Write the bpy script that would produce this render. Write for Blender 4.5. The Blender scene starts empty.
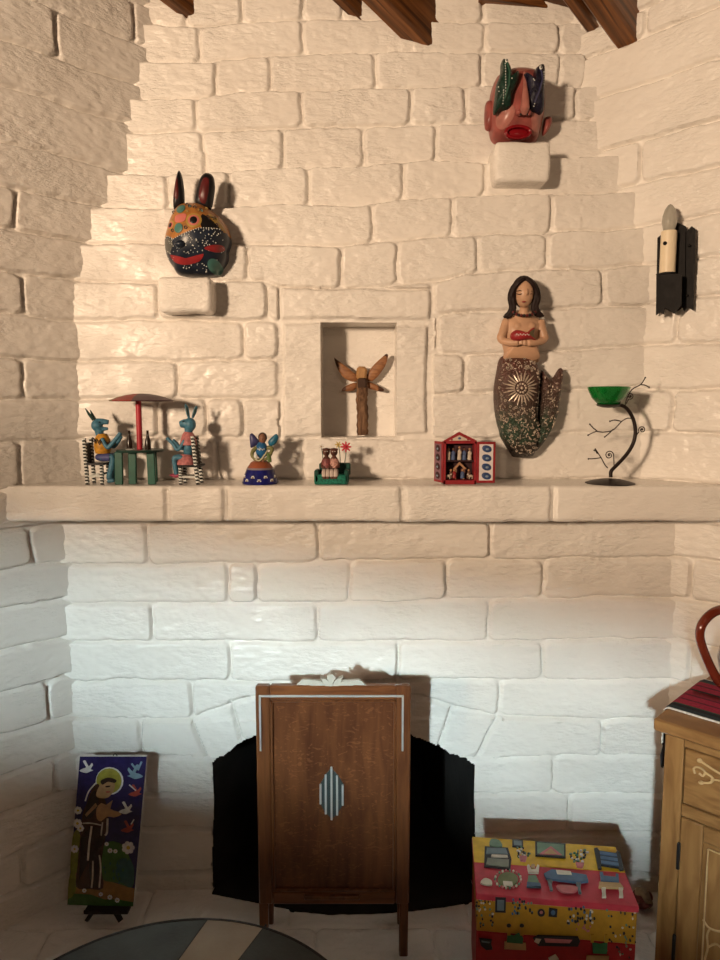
import bpy, bmesh, math, random
import numpy as np
from mathutils import Vector, Matrix, Euler
random.seed(7)
C = bpy.context.scene.collection
F = 693.0; PITCH = math.radians(6); CZ = 1.44
cp, sp = math.cos(PITCH), math.sin(PITCH)
R2 = math.sqrt(0.5)

# ------------------------------------------------------------ pixel helpers
def ray(u, v):
    a = (480 - v) / F
    return Vector(((u - 360) / F, cp + a * sp, -sp + a * cp))
def W(u, v, Y):
    d = ray(u, v); t = Y / d.y
    return Vector((d.x * t, Y, CZ + d.z * t))
def WZ(u, v, z):
    d = ray(u, v); t = (z - CZ) / d.z
    return Vector((d.x * t, d.y * t, z))
def hit(u, v, P, n):
    d = ray(u, v); o = Vector((0, 0, CZ))
    t = (Vector(P) - o).dot(n) / d.dot(n)
    return o + d * t

# ------------------------------------------------------------ materials
MATS = {}
def _base(name):
    m = bpy.data.materials.new(name); m.use_nodes = True
    nt = m.node_tree; b = nt.nodes['Principled BSDF']
    return m, nt, b
def mat(name, c, rough=.5, metal=0., var=.15, scale=40., stretch=(1, 1, 1), bump=.0, bscale=120., spec=.3, trans=0., coat=0.):
    if name in MATS: return MATS[name]
    m, nt, b = _base(name); N = nt.nodes; L = nt.links
    tc = N.new('ShaderNodeTexCoord'); mp = N.new('ShaderNodeMapping'); mp.inputs['Scale'].default_value = stretch
    L.new(tc.outputs['Object'], mp.inputs['Vector'])
    nz = N.new('ShaderNodeTexNoise'); nz.inputs['Scale'].default_value = scale; nz.inputs['Detail'].default_value = 5
    L.new(mp.outputs['Vector'], nz.inputs['Vector'])
    cr = N.new('ShaderNodeValToRGB')
    cr.color_ramp.elements[0].position = .3; cr.color_ramp.elements[1].position = .7
    cr.color_ramp.elements[0].color = tuple(x * (1 - var) for x in c) + (1,)
    cr.color_ramp.elements[1].color = tuple(min(1, x * (1 + var)) for x in c) + (1,)
    L.new(nz.outputs['Fac'], cr.inputs['Fac']); L.new(cr.outputs['Color'], b.inputs['Base Color'])
    b.inputs['Roughness'].default_value = rough; b.inputs['Metallic'].default_value = metal
    b.inputs['Specular IOR Level'].default_value = spec
    b.inputs['Transmission Weight'].default_value = trans; b.inputs['Coat Weight'].default_value = coat
    if bump:
        n2 = N.new('ShaderNodeTexNoise'); n2.inputs['Scale'].default_value = bscale; n2.inputs['Detail'].default_value = 4
        L.new(mp.outputs['Vector'], n2.inputs['Vector'])
        bp = N.new('ShaderNodeBump'); bp.inputs['Strength'].default_value = bump; bp.inputs['Distance'].default_value = .003
        L.new(n2.outputs['Fac'], bp.inputs['Height']); L.new(bp.outputs['Normal'], b.inputs['Normal'])
    MATS[name] = m
    return m
def wood(name, dark, light, stretch, scale=6., rough=.4, flake=0., bump=.15, coat=0.):
    if name in MATS: return MATS[name]
    m, nt, b = _base(name); N = nt.nodes; L = nt.links
    tc = N.new('ShaderNodeTexCoord'); mp = N.new('ShaderNodeMapping'); mp.inputs['Scale'].default_value = stretch
    L.new(tc.outputs['Object'], mp.inputs['Vector'])
    nz = N.new('ShaderNodeTexNoise'); nz.inputs['Scale'].default_value = scale; nz.inputs['Detail'].default_value = 7
    nz.inputs['Distortion'].default_value = .6
    L.new(mp.outputs['Vector'], nz.inputs['Vector'])
    cr = N.new('ShaderNodeValToRGB')
    cr.color_ramp.elements[0].position = .32; cr.color_ramp.elements[1].position = .68
    cr.color_ramp.elements[0].color = tuple(dark) + (1,); cr.color_ramp.elements[1].color = tuple(light) + (1,)
    L.new(nz.outputs['Fac'], cr.inputs['Fac'])
    col = cr.outputs['Color']
    if flake:
        n3 = N.new('ShaderNodeTexNoise'); n3.inputs['Scale'].default_value = 55; n3.inputs['Detail'].default_value = 2
        n3.inputs['Distortion'].default_value = 2.5
        mp3 = N.new('ShaderNodeMapping'); mp3.inputs['Scale'].default_value = (.55, .5, 1.3); mp3.inputs['Rotation'].default_value = (0, .35, 0)
        L.new(tc.outputs['Object'], mp3.inputs['Vector']); L.new(mp3.outputs['Vector'], n3.inputs['Vector'])
        c3 = N.new('ShaderNodeValToRGB'); c3.color_ramp.elements[0].position = .58; c3.color_ramp.elements[1].position = .66
        c3.color_ramp.elements[0].color = (0, 0, 0, 1); c3.color_ramp.elements[1].color = (flake,) * 3 + (1,)
        L.new(n3.outputs['Fac'], c3.inputs['Fac'])
        mx = N.new('ShaderNodeMixRGB'); mx.inputs['Color2'].default_value = (min(1, light[0] * 2.0), light[1] * 2.2, light[2] * 2.4, 1)
        L.new(c3.outputs['Color'], mx.inputs['Fac']); L.new(col, mx.inputs['Color1']); col = mx.outputs['Color']
    L.new(col, b.inputs['Base Color']); b.inputs['Roughness'].default_value = rough; b.inputs['Coat Weight'].default_value = coat; b.inputs['Specular IOR Level'].default_value = .35
    bp = N.new('ShaderNodeBump'); bp.inputs['Strength'].default_value = bump; bp.inputs['Distance'].default_value = .002
    L.new(nz.outputs['Fac'], bp.inputs['Height']); L.new(bp.outputs['Normal'], b.inputs['Normal'])
    MATS[name] = m
    return m
def wall_paint():
    m, nt, b = _base('white_gloss_paint'); N = nt.nodes; L = nt.links
    tc = N.new('ShaderNodeTexCoord')
    nz = N.new('ShaderNodeTexNoise'); nz.inputs['Scale'].default_value = 3.; nz.inputs['Detail'].default_value = 6
    L.new(tc.outputs['Object'], nz.inputs['Vector'])
    cr = N.new('ShaderNodeValToRGB'); cr.color_ramp.elements[0].position = .3; cr.color_ramp.elements[1].position = .7
    cr.color_ramp.elements[0].color = (.76, .715, .665, 1); cr.color_ramp.elements[1].color = (.82, .785, .74, 1)
    L.new(nz.outputs['Fac'], cr.inputs['Fac']); L.new(cr.outputs['Color'], b.inputs['Base Color'])
    b.inputs['Roughness'].default_value = .24; b.inputs['Specular IOR Level'].default_value = .5
    mp = N.new('ShaderNodeMapping'); mp.inputs['Scale'].default_value = (.55, .55, 1.5)
    L.new(tc.outputs['Object'], mp.inputs['Vector'])
    n1 = N.new('ShaderNodeTexNoise'); n1.inputs['Scale'].default_value = 95; n1.inputs['Detail'].default_value = 5; n1.inputs['Roughness'].default_value = .6
    L.new(mp.outputs['Vector'], n1.inputs['Vector'])
    n2 = N.new('ShaderNodeTexNoise'); n2.inputs['Scale'].default_value = 7; n2.inputs['Detail'].default_value = 2
    L.new(tc.outputs['Object'], n2.inputs['Vector'])
    c2 = N.new('ShaderNodeValToRGB'); c2.color_ramp.elements[0].position = .35; c2.color_ramp.elements[1].position = .68
    c2.color_ramp.elements[0].color = (.18, .18, .18, 1); c2.color_ramp.elements[1].color = (.95, .95, .95, 1)
    L.new(n2.outputs['Fac'], c2.inputs['Fac'])
    bp = N.new('ShaderNodeBump'); bp.inputs['Distance'].default_value = .0075
    L.new(c2.outputs['Color'], bp.inputs['Strength']); L.new(n1.outputs['Fac'], bp.inputs['Height'])
    L.new(bp.outputs['Normal'], b.inputs['Normal'])
    return m
PAINT = wall_paint()
SOOT = mat('soot_black', (.012, .010, .009), .9, var=.4, scale=12, bump=.3)
PLASTER = mat('plain_plaster', (.55, .48, .40), .8, scale=5)

# ------------------------------------------------------------ mesh builder
ROOT = {}
class MB:
    def __init__(s): s.v = []; s.f = []; s.m = []; s.mats = []
    def mi(s, m):
        if m not in s.mats: s.mats.append(m)
        return s.mats.index(m)
    def add(s, vs, fs, m, ms=None):
        o = len(s.v); s.v += [tuple(x) for x in vs]
        for i, f in enumerate(fs):
            s.f.append(tuple(o + k for k in f)); s.m.append(s.mi(ms[i] if ms else m))
    def box(s, c, size, m, R=None, b=.0015):
        hx, hy, hz = [x / 2 for x in size]; b = min(b, hx * .6, hy * .6, hz * .6)
        bm = bmesh.new()
        for sx in (-1, 1):
            for sy in (-1, 1):
                for sz in (-1, 1):
                    if b > 0:
                        for k in range(3):
                            q = [sx * (hx - b), sy * (hy - b), sz * (hz - b)]
                            q[k] = (sx * hx, sy * hy, sz * hz)[k]; bm.verts.new(q)
                    else: bm.verts.new((sx * hx, sy * hy, sz * hz))
        bmesh.ops.convex_hull(bm, input=bm.verts)
        bm.verts.index_update()
        vs = [v.co.copy() for v in bm.verts]; fs = [[v.index for v in f.verts] for f in bm.faces]; bm.free()
        c = Vector(c)
        vs = [(R @ v if R else v) + c for v in vs]
        s.add(vs, fs, m)
    def tube(s, pts, r, m, n=8, ms=None, flat=1.):
        pts = [Vector(p) for p in pts]; k = len(pts)
        rs = r if isinstance(r, (list, tuple)) else [r] * k
        vs = []; fs = []; fm = []
        up = None
        for i in range(k):
            t = (pts[min(i + 1, k - 1)] - pts[max(i - 1, 0)]).normalized()
            if up is None:
                up = t.orthogonal().normalized()
            else:
                up = (up - t * up.dot(t))
                up = up.normalized() if up.length > 1e-6 else t.orthogonal().normalized()
            sd = t.cross(up)
            for j in range(n):
                a = 2 * math.pi * j / n
                vs.append(pts[i] + up * math.cos(a) * rs[i] + sd * math.sin(a) * rs[i] * flat)
        for i in range(k - 1):
            for j in range(n):
                fs.append((i * n + j, i * n + (j + 1) % n, (i + 1) * n + (j + 1) % n, (i + 1) * n + j))
                fm.append(ms(i, j) if ms else m)
        fs.append(tuple(range(n))); fs.append(tuple((k - 1) * n + j for j in range(n))); fm += [m, m]
        s.add(vs, fs, m, fm)
    def lathe(s, prof, c, m, n=32, ms=None, R=None, close=False):
        c = Vector(c); vs = []; fs = []; fm = []
        k = len(prof)
        for r, z in prof:
            for j in range(n):
                a = 2 * math.pi * j / n
                p = Vector((r * math.cos(a), r * math.sin(a), z))
                vs.append((R @ p if R else p) + c)
        for i in range(k if close else k - 1):
            i2 = (i + 1) % k
            for j in range(n):
                fs.append((i * n + j, i * n + (j + 1) % n, i2 * n + (j + 1) % n, i2 * n + j)); fm.append(ms(i, j) if ms else m)
        if not close:
            if prof[0][0] > 1e-5: fs.append(tuple(range(n))); fm.append(m)
            if prof[-1][0] > 1e-5: fs.append(tuple((k - 1) * n + j for j in range(n))); fm.append(m)
        s.add(vs, fs, m, fm)
    def ell(s, c, r, m, R=None, n=14, k=9, ms=None):
        if not isinstance(r, (list, tuple)): r = (r, r, r)
        c = Vector(c); vs = []; fs = []; fm = []
        for i in range(k + 1):
            ph = math.pi * i / k
            for j in range(n):
                a = 2 * math.pi * j / n
                p = Vector((r[0] * math.sin(ph) * math.cos(a), r[1] * math.sin(ph) * math.sin(a), -r[2] * math.cos(ph)))
                vs.append((R @ p if R else p) + c)
        for i in range(k):
            for j in range(n):
                fs.append((i * n + j, i * n + (j + 1) % n, (i + 1) * n + (j + 1) % n, (i + 1) * n + j)); fm.append(ms(i, j) if ms else m)
        s.add(vs, fs, m, fm)
    def prism(s, poly, off, m, mside=None):
        off = Vector(off); n = len(poly)
        vs = [Vector(p) for p in poly] + [Vector(p) + off for p in poly]
        fs = [tuple(range(n)), tuple(range(n, 2 * n))] + [(i, (i + 1) % n, n + (i + 1) % n, n + i) for i in range(n)]
        s.add(vs, fs, m, [m, m] + [mside or m] * n)
    def build(s, name, parent=None, loc=None, sharp=38, remesh=0., smooth=True, soft=0):
        me = bpy.data.meshes.new(name)
        lo = Vector(ROOT[parent.name]) if parent else (Vector(loc) if loc is not None else Vector((0, 0, 0)))
        me.from_pydata([tuple(Vector(v) - lo) for v in s.v], [], s.f)
        for m in s.mats: me.materials.append(m)
        for p, i in zip(me.polygons, s.m): p.material_index = i
        bm = bmesh.new(); bm.from_mesh(me)
        bmesh.ops.remove_doubles(bm, verts=bm.verts, dist=1e-6)
        bmesh.ops.recalc_face_normals(bm, faces=bm.faces)
        bm.to_mesh(me); bm.free()
        if smooth:
            me.polygons.foreach_set('use_smooth', [True] * len(me.polygons))
            me.set_sharp_from_angle(angle=math.radians(sharp))
        o = bpy.data.objects.new(name, me); C.objects.link(o)
        if parent: o.parent = parent
        else: o.location = lo
        ROOT[o.name] = tuple(lo)
        if remesh:
            md = o.modifiers.new('Fuse', 'REMESH'); md.mode = 'VOXEL'; md.voxel_size = remesh; md.use_smooth_shade = True
            sm = o.modifiers.new('Soften', 'SMOOTH'); sm.iterations = soft or 3; sm.factor = .5
        return o
def tag(o, label, cat, group=None):
    o['label'] = label; o['category'] = cat
    if group: o['group'] = group
    return o
def thing(name, label, cat, loc, group=None):
    o = bpy.data.objects.new(name, None); C.objects.link(o); o.location = loc; o.empty_display_size = .03
    ROOT[o.name] = tuple(loc)
    return tag(o, label, cat, group)
def struct(o): o['kind'] = 'structure'; return o

def catmull(pts, n, closed=True):
    P = [np.array(p, float) for p in pts]; k = len(P); out = []
    segs = k if closed else k - 1
    per = max(1, int(round(n / segs)))
    for i in range(segs):
        if closed: a, b, c, d = P[(i - 1) % k], P[i], P[(i + 1) % k], P[(i + 2) % k]
        else: a, b, c, d = P[max(i - 1, 0)], P[i], P[i + 1], P[min(i + 2, k - 1)]
        for j in range(per):
            t = j / per
            out.append(.5 * (2 * b + (c - a) * t + (2 * a - 5 * b + 4 * c - d) * t * t + (3 * b - a - 3 * c + d) * t ** 3))
    if not closed: out.append(P[-1])
    return [tuple(x) for x in out]
def spl(pts, n=24): return [Vector(p) for p in catmull([tuple(p) for p in pts], n, False)]
def circ(u, v, ru, rv=None, n=20, a0=0., a1=2 * math.pi):
    rv = rv or ru
    return [(u + ru * math.cos(a0 + (a1 - a0) * i / n), v + rv * math.sin(a0 + (a1 - a0) * i / n)) for i in range(n)]
def cs(pts, ou, ov, s): return [(ou + x / s, ov + y / s) for x, y in pts]   # zoomed-crop coordinates -> pixels

class Pillow:
    """a bulging carved slab: star-shaped outline, flat back at Yb, domed front"""
    def __init__(s, mb, out, Yb, depth, m, rings=8, pw=2.2, ms=None, n=48, thick=.004, center=None, smooth=True):
        P = catmull(out, n) if smooth else list(out)
        c = center or (sum(p[0] for p in P) / len(P), sum(p[1] for p in P) / len(P))
        s.P, s.c, s.Yb, s.depth, s.pw, s.thick = P, c, Yb, depth, pw, thick
        s.Yr = Yb - thick - depth * .5
        n = len(P); vs = []; fs = []; fm = []
        for p in P:
            w = W(p[0], p[1], s.Yr); vs.append(Vector((w.x, Yb, w.z)))
        uv = []
        for i in range(rings):
            r = 1 - i / rings
            for p in P:
                q = (c[0] + (p[0] - c[0]) * r, c[1] + (p[1] - c[1]) * r); uv.append(q)
                vs.append(s.at(q, r))
        for i in range(rings):
            for j in range(n):
                fs.append((i * n + j, i * n + (j + 1) % n, (i + 1) * n + (j + 1) % n, (i + 1) * n + j))
                q = uv[min(len(uv) - 1, max(0, (i - 1)) * n + j)]
                q2 = uv[min(len(uv) - 1, i * n + (j + 1) % n)]
                fm.append(ms((q[0] + q2[0]) / 2, (q[1] + q2[1]) / 2) if ms else m)
        vs.append(s.at(c, 0)); k = len(vs) - 1
        for j in range(n):
            fs.append((rings * n + j, rings * n + (j + 1) % n, k)); fm.append(ms(*c) if ms else m)
        fs.append(tuple(range(n))); fm.append(m)
        mb.add(vs, fs, m, fm)
    def at(s, q, r, lift=0.):
        w = W(q[0], q[1], s.Yr)
        return Vector((w.x, s.Yb - s.thick - s.depth * math.sqrt(max(0, 1 - r ** s.pw)) - lift, w.z))
    def rad(s, u, v):
        du, dv = u - s.c[0], v - s.c[1]
        best = 1e9; n = len(s.P)
        for i in range(n):
            a, b = s.P[i], s.P[(i + 1) % n]
            ax, ay, bx, by = a[0] - s.c[0], a[1] - s.c[1], b[0] - s.c[0], b[1] - s.c[1]
            den = du * (by - ay) - dv * (bx - ax)
            if abs(den) < 1e-9: continue
            t = (ax * (by - ay) - ay * (bx - ax)) / den
            w = (ax * dv - ay * du) / den
            if t > 0 and -1e-6 <= w <= 1 + 1e-6: best = min(best, t)
        return 1 / best if best < 1e8 else 0.
    def surf(s, u, v, lift=0.): return s.at((u, v), min(1, s.rad(u, v)), lift)
    def patch(s, mb, out, m, lift=.0015, rings=3, n=20, smooth=True):
        P = catmull(out, n) if smooth else list(out)
        c = (sum(p[0] for p in P) / len(P), sum(p[1] for p in P) / len(P)); n = len(P)
        vs = []; fs = []
        for i in range(rings):
            r = 1 - i / rings
            for p in P:
                q = (c[0] + (p[0] - c[0]) * r, c[1] + (p[1] - c[1]) * r)
                vs.append(s.surf(q[0], q[1], lift if i else -.002))
        vs.append(s.surf(c[0], c[1], lift * 1.2)); k = len(vs) - 1
        # a proper thin edge: duplicate the outer ring just above the surface
        top = [s.surf(p[0], p[1], lift * .7) for p in P]; o = len(vs); vs += top
        for j in range(n):
            j2 = (j + 1) % n
            fs.append((j, j2, o + j2, o + j)); fs.append((o + j, o + j2, n + j2, n + j))
            for i in range(1, rings - 1): fs.append((i * n + j, i * n + j2, (i + 1) * n + j2, (i + 1) * n + j))
            fs.append(((rings - 1) * n + j, (rings - 1) * n + j2, k))
        mb.add(vs, fs, m)

# ------------------------------------------------------------ brick relief
def vnoise(x, y, seed):
    rng = np.random.RandomState(seed); T = rng.rand(257, 257)
    x = x + 1000; y = y + 1000
    xi = np.floor(x).astype(int); yi = np.floor(y).astype(int); fx = x - xi; fy = y - yi
    fx = fx * fx * (3 - 2 * fx); fy = fy * fy * (3 - 2 * fy); xi %= 256; yi %= 256
    return (T[xi, yi] * (1 - fx) + T[xi + 1, yi] * fx) * (1 - fy) + (T[xi, yi + 1] * (1 - fx) + T[xi + 1, yi + 1] * fx) * fy - .5
def sst(a, b, x):
    t = np.clip((x - a) / (b - a), 0, 1); return t * t * (3 - 2 * t)
def segd(x, z, a, b):
    ax, az = a; bx, bz = b; dx, dz = bx - ax, bz - az
    t = np.clip(((x - ax) * dx + (z - az) * dz) / (dx * dx + dz * dz), 0, 1)
    return np.hypot(x - ax - t * dx, z - az - t * dz)
def brick_d(X, Z, bounds, joints, seed):
    """distance to the nearest mortar line; bounds bottom->top polylines (xs, zs); joints[r] for the row above bounds[r-1]"""
    ZB = np.stack([np.interp(X, b[0], b[1]) for b in bounds])
    idx = (Z[None] > ZB).sum(0); K = len(bounds)
    lo = np.where(idx > 0, np.take_along_axis(ZB, np.clip(idx - 1, 0, K - 1)[None], 0)[0], Z - .06)
    hi = np.where(idx < K, np.take_along_axis(ZB, np.clip(idx, 0, K - 1)[None], 0)[0], Z + .06)
    dv = np.minimum(Z - lo, hi - Z)
    dh = np.full_like(X, .5); bid = np.zeros(X.shape, int)
    for r in range(K + 1):
        js = sorted(joints[r]) if r < len(joints) else []
        mk = idx == r
        if not js or not mk.any(): continue
        j = np.array(js); x = X[mk]
        dh[mk] = np.abs(x[:, None] - j[None]).min(1); bid[mk] = (x[:, None] > j[None]).sum(1)
    Rr = .022
    both = (dv < Rr) & (dh < Rr)
    d = np.minimum(dv, dh)
    d = np.where(both, Rr - np.hypot(Rr - dv, Rr - dh), d)
    h = (np.sin(idx * 12.9898 + bid * 78.233 + seed) * 43758.5453) % 1.0
    return d, idx, bid, h, (Z - (lo + hi) / 2)
def relief(X, Z, d, h, zc, seed, depth=.014):
    w = sst(.0005, .009, np.maximum(d, 0))
    out = depth * (w - 1)
    out += w * ((h - .5) * .006 + (((h * 7.13) % 1) - .5) * .05 * zc)
    out += .0022 * vnoise(X * 14, Z * 26, seed + 1) + .0026 * vnoise(X * 38, Z * 75, seed + 2) + .0016 * vnoise(X * 85, Z * 150, seed + 4) + .004 * vnoise(X * 4, Z * 7, seed + 3)
    return out
def grid_mesh(name, P, m, keep=None):
    nz, nx = P.shape[:2]
    i = np.arange(nz * nx).reshape(nz, nx)
    q = np.stack([i[:-1, :-1], i[:-1, 1:], i[1:, 1:], i[1:, :-1]], -1)
    q = q[keep] if keep is not None else q.reshape(-1, 4)
    me = bpy.data.meshes.new(name)
    V = P.reshape(-1, 3)
    used = np.zeros(len(V), bool); used[q.ravel()] = True
    mp = np.cumsum(used) - 1; V = V[used]; q = mp[q]
    me.vertices.add(len(V)); me.vertices.foreach_set('co', V.astype(np.float32).ravel())
    me.loops.add(q.size); me.loops.foreach_set('vertex_index', q.astype(np.int32).ravel())
    me.polygons.add(len(q)); me.polygons.foreach_set('loop_start', np.arange(0, q.size, 4, dtype=np.int32))
    me.update(calc_edges=True); me.validate()
    me.materials.append(m)
    me.polygons.foreach_set('use_smooth', [True] * len(q)); me.set_sharp_from_angle(angle=math.radians(60))
    o = bpy.data.objects.new(name, me); C.objects.link(o)
    return o
# ============================================================ THE SETTING
XL, XR, YB = -.838, .895, 1.94           # side walls meet the fireplace wall here (45 degree corner)
NL = Vector((R2, -R2, 0)); NR = Vector((-R2, -R2, 0))
UP = [2.0, 2.0, 2.0, 2.0, 2.0, 2.012, 2.033, 2.07, 2.118, 2.125, 2.15, 2.165, 2.18]   # face of each course above the mantel
TILT = .025
def wb(u, v, Yc):
    p = W(u, v, Yc)
    for _ in range(3): p = W(u, v, Yc + (TILT * p.x if Yc > 1.96 else 0))
    return p
# courses, bottom -> top: (depth, [(u, v)...])
LOWER = [
    [(60, 872), (680, 874)], [(60, 829), (163, 829), (478, 835), (680, 833)], [(60, 794), (152, 795), (478, 795), (680, 795)],
    [(60, 757), (144, 756), (206, 758), (482, 758), (680, 757)], [(60, 718), (194, 721), (502, 717), (596, 720), (680, 721)],
    [(60, 682), (240, 682), (440, 680), (680, 680)], [(60, 643), (240, 643), (460, 642), (680, 639)],
    [(60, 604), (240, 604), (347, 604), (460, 600), (680, 598)], [(60, 565), (147, 565), (240, 563), (313, 563), (360, 561), (460, 560), (690, 558)],
    [(60, 522), (680, 521)]]
UPPER = [
    [(60, 480), (680, 479)], [(60, 438), (280, 438), (400, 438), (480, 440), (580, 433), (670, 432)],
    [(60, 400), (273, 398), (437, 394), (480, 393), (670, 386)], [(60, 360), (173, 361), (273, 359), (437, 353), (500, 353), (670, 344)],
    [(60, 320), (177, 320), (273, 320), (436, 314), (480, 312), (580, 308), (670, 305)],
    [(60, 281), (150, 282), (220, 280), (263, 281), (280, 288), (360, 288), (403, 283), (440, 280), (467, 272), (500, 270), (563, 269), (670, 262)],
    [(60, 242), (160, 242), (247, 243), (337, 244), (400, 239), (460, 235), (547, 232), (670, 225)],
    [(60, 207), (160, 205), (227, 205), (280, 202), (363, 202), (413, 197), (487, 193), (553, 192), (660, 189)],
    [(60, 172), (193, 172), (227, 168), (280, 165), (363, 162), (437, 158), (487, 159), (553, 155), (650, 152)],
    [(60, 130), (200, 131), (260, 128), (347, 126), (427, 123), (487, 120), (553, 118), (640, 118)],
    [(60, 95), (140, 97), (210, 95), (237, 90), (280, 89), (380, 86), (447, 85), (487, 83), (640, 83)],
    [(60, 60), (210, 60), (267, 53), (363, 50), (480, 50), (640, 50)],
    [(60, 20), (140, 22), (200, 25), (300, 17), (480, 19), (560, 22), (640, 22)], [(60, -16), (640, -16)]]
JL = [[], [], [570], [554], [602, 141], [500, 191], [230, 398, 542], [152, 318, 489], [228, 257, 350, 447, 544], [147, 318, 489], []]
JU = [[217, 302], [157, 207, 243], [177, 278, 465], [243, 278, 437], [157, 267, 433, 603], [248, 340, 397, 478, 548],
      [373, 452, 552], [167, 228, 308, 403, 484], [203, 283, 364, 436], [196, 302, 410, 466, 577], [215, 270, 375, 482, 560, 587],
      [198, 302, 485, 560], [185, 242, 303, 343, 483], []]
bounds = []; joints = [[] for _ in range(len(LOWER) + len(UPPER) + 1)]
for k, row in enumerate(LOWER):
    pts = [W(u, v, YB) for u, v in row]; bounds.append(([p.x for p in pts], [p.z for p in pts]))
for k, row in enumerate(UPPER):
    pts = [wb(u, v, UP[max(0, k - 1)]) for u, v in row]; bounds.append(([p.x for p in pts], [p.z for p in pts]))
for r in range(len(LOWER) + 1):
    vm = ([890] + [np.mean([q[1] for q in b]) for b in LOWER])[r] - 18
    joints[r] = [W(u, vm, YB).x for u in JL[r]]
for r in range(len(UPPER)):
    vm = np.mean([q[1] for q in UPPER[r]]) - 18
    joints[len(LOWER) + 1 + r] = [wb(u, vm, UP[min(r, len(UP) - 1)]).x for u in JU[r]]
STEP = .0038
def axis(lo, hi, extra=()):
    a = np.arange(lo, hi + STEP, STEP)
    for e in extra: a = a[(np.abs(a - e) > .0018)]
    return np.sort(np.concatenate([a, np.array([e + d for e in extra for d in (-.0004, .0004)])]))
# niche and firebox mouth
nTL, nTR, nBR, nBL = [wb(u, v, 2.0) for u, v in ((320.5, 321), (396, 323), (397, 437), (321, 438))]
NX0, NX1, NZ0, NZ1 = (nTL.x + nBL.x) / 2, (nTR.x + nBR.x) / 2, (nBL.z + nBR.z) / 2, (nTL.z + nTR.z) / 2
NDEEP = .125
MOUTH = [W(u, v, YB) for u, v in ((213, 905), (212, 850), (214, 800), (212, 762), (226, 753), (240, 742), (252, 737), (275, 724), (300, 716), (330, 713), (360, 715), (390, 722), (416, 737), (430, 741), (447, 751), (462, 757), (475, 764), (474, 800), (476, 850), (475, 908))]
MP = [(p.x, p.z) for p in MOUTH]; MP[0] = (MP[0][0], -.03); MP[-1] = (MP[-1][0], -.03)
xs = axis(-1.03, 1.08, (NX0, NX1)); zs = np.concatenate([axis(-.02, 2.70, (NZ0, NZ1)), [2.85, 3.2]])
X, Z = np.meshgrid(xs, zs)
Xw = X + .007 * vnoise(X * 11, Z * 11, 5) + .005 * vnoise(X * 40, Z * 40, 6)
Zw = Z + .008 * vnoise(X * 10, Z * 12, 8) + .005 * vnoise(X * 40, Z * 40, 9)
d, idx, bid, h, zc = brick_d(Xw, Zw, bounds, joints, 1.7)
# bricks framing the niche
def rect_in(x0, x1, z0, z1): return np.minimum(np.minimum(Xw - x0, x1 - Xw), np.minimum(Zw - z0, z1 - Zw))
def px_rect(u0, v0, u1, v1):
    a = wb(u0, v1, 2.0); b = wb(u1, v0, 2.0); return rect_in(a.x, b.x, a.z, b.z)
inframe = px_rect(279, 287, 435, 440) > 0
fr = np.maximum(np.maximum(px_rect(280, 288, 431, 319), px_rect(283, 322, 340, 437)), px_rect(385, 325, 428, 435))
d = np.where(inframe, fr, d); h = np.where(inframe, .45 + .1 * (fr * 0), h); zc = np.where(inframe, 0, zc)
# arch bricks over the mouth
ex = [W(u, v, YB) for u, v in ((190, 722), (200, 716), (249, 699), (330, 688), (423, 697), (500, 718), (504, 722))]
exz = np.interp(X, [p.x for p in ex], [p.z for p in ex])
zlow = W(300, 757, YB).z
inarch = (Zw < exz) & (Xw > W(190, 730, YB).x) & (Xw < W(500, 730, YB).x) & (Zw > zlow)
da = np.full_like(X, 9.)
for (a, b) in (((190, 722), (207, 757)), ((231, 703), (241, 737)), ((278, 692), (284, 722)), ((325, 686), (325, 716)), ((372, 688), (366, 720)), ((407, 693), (396, 730)), ((452, 704), (440, 747)), ((497, 719), (477, 757))):
    p, q = W(*a, YB), W(*b, YB); da = np.minimum(da, segd(Xw, Zw, (p.x, p.z), (q.x, q.z)))
for p, q in zip(ex[:-1], ex[1:]): da = np.minimum(da, segd(Xw, Zw, (p.x, p.z), (q.x, q.z)))
d = np.where(inarch, da, np.where((Zw >= exz) & (Zw < exz + .05) & (Xw > ex[0].x) & (Xw < ex[-1].x), np.minimum(np.abs(d), da), d))
hh = relief(X, Z, d, h, zc, 11)
Y = np.full_like(X, YB)
steps = [YB] + UP
zb_up = [np.interp(X, b[0], b[1]) for b in bounds[len(LOWER):]]
Y += (UP[0] - YB + TILT * X) * sst(-.02, .0, Z - zb_up[0])
for k in range(1, len(UP)):
    Y += (UP[k] - UP[k - 1]) * sst(-.010, .008, Zw - zb_up[k])
Y = Y - hh
innich = (X > NX0) & (X < NX1) & (Z > NZ0) & (Z < NZ1)
Y = np.where(innich, 2.0 + NDEEP + .003 * vnoise(X * 20, Z * 20, 3), Y)
P = np.stack([X, Y, Z], -1)
def inpoly(px, pz, poly):
    ins = np.zeros(px.shape, bool); j = len(poly) - 1
    for i in range(len(poly)):
        (xi, zi), (xj, zj) = poly[i], poly[j]
        c = ((zi > pz) != (zj > pz)) & (px < (xj - xi) * (pz - zi) / (zj - zi + 1e-12) + xi); ins ^= c; j = i
    return ins
MPw = [(a, b) for a, b in MP]
cx = (X[:-1, :-1] + X[1:, 1:]) / 2; cz = (Z[:-1, :-1] + Z[1:, 1:]) / 2
hole = inpoly(cx + .006 * vnoise(cx * 60, cz * 60, 4), cz + .006 * vnoise(cx * 60, cz * 60, 14), MPw)
grid_mesh('wall_back', P, PAINT, ~hole)
wall_back = bpy.data.objects['wall_back']; struct(wall_back)

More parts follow.
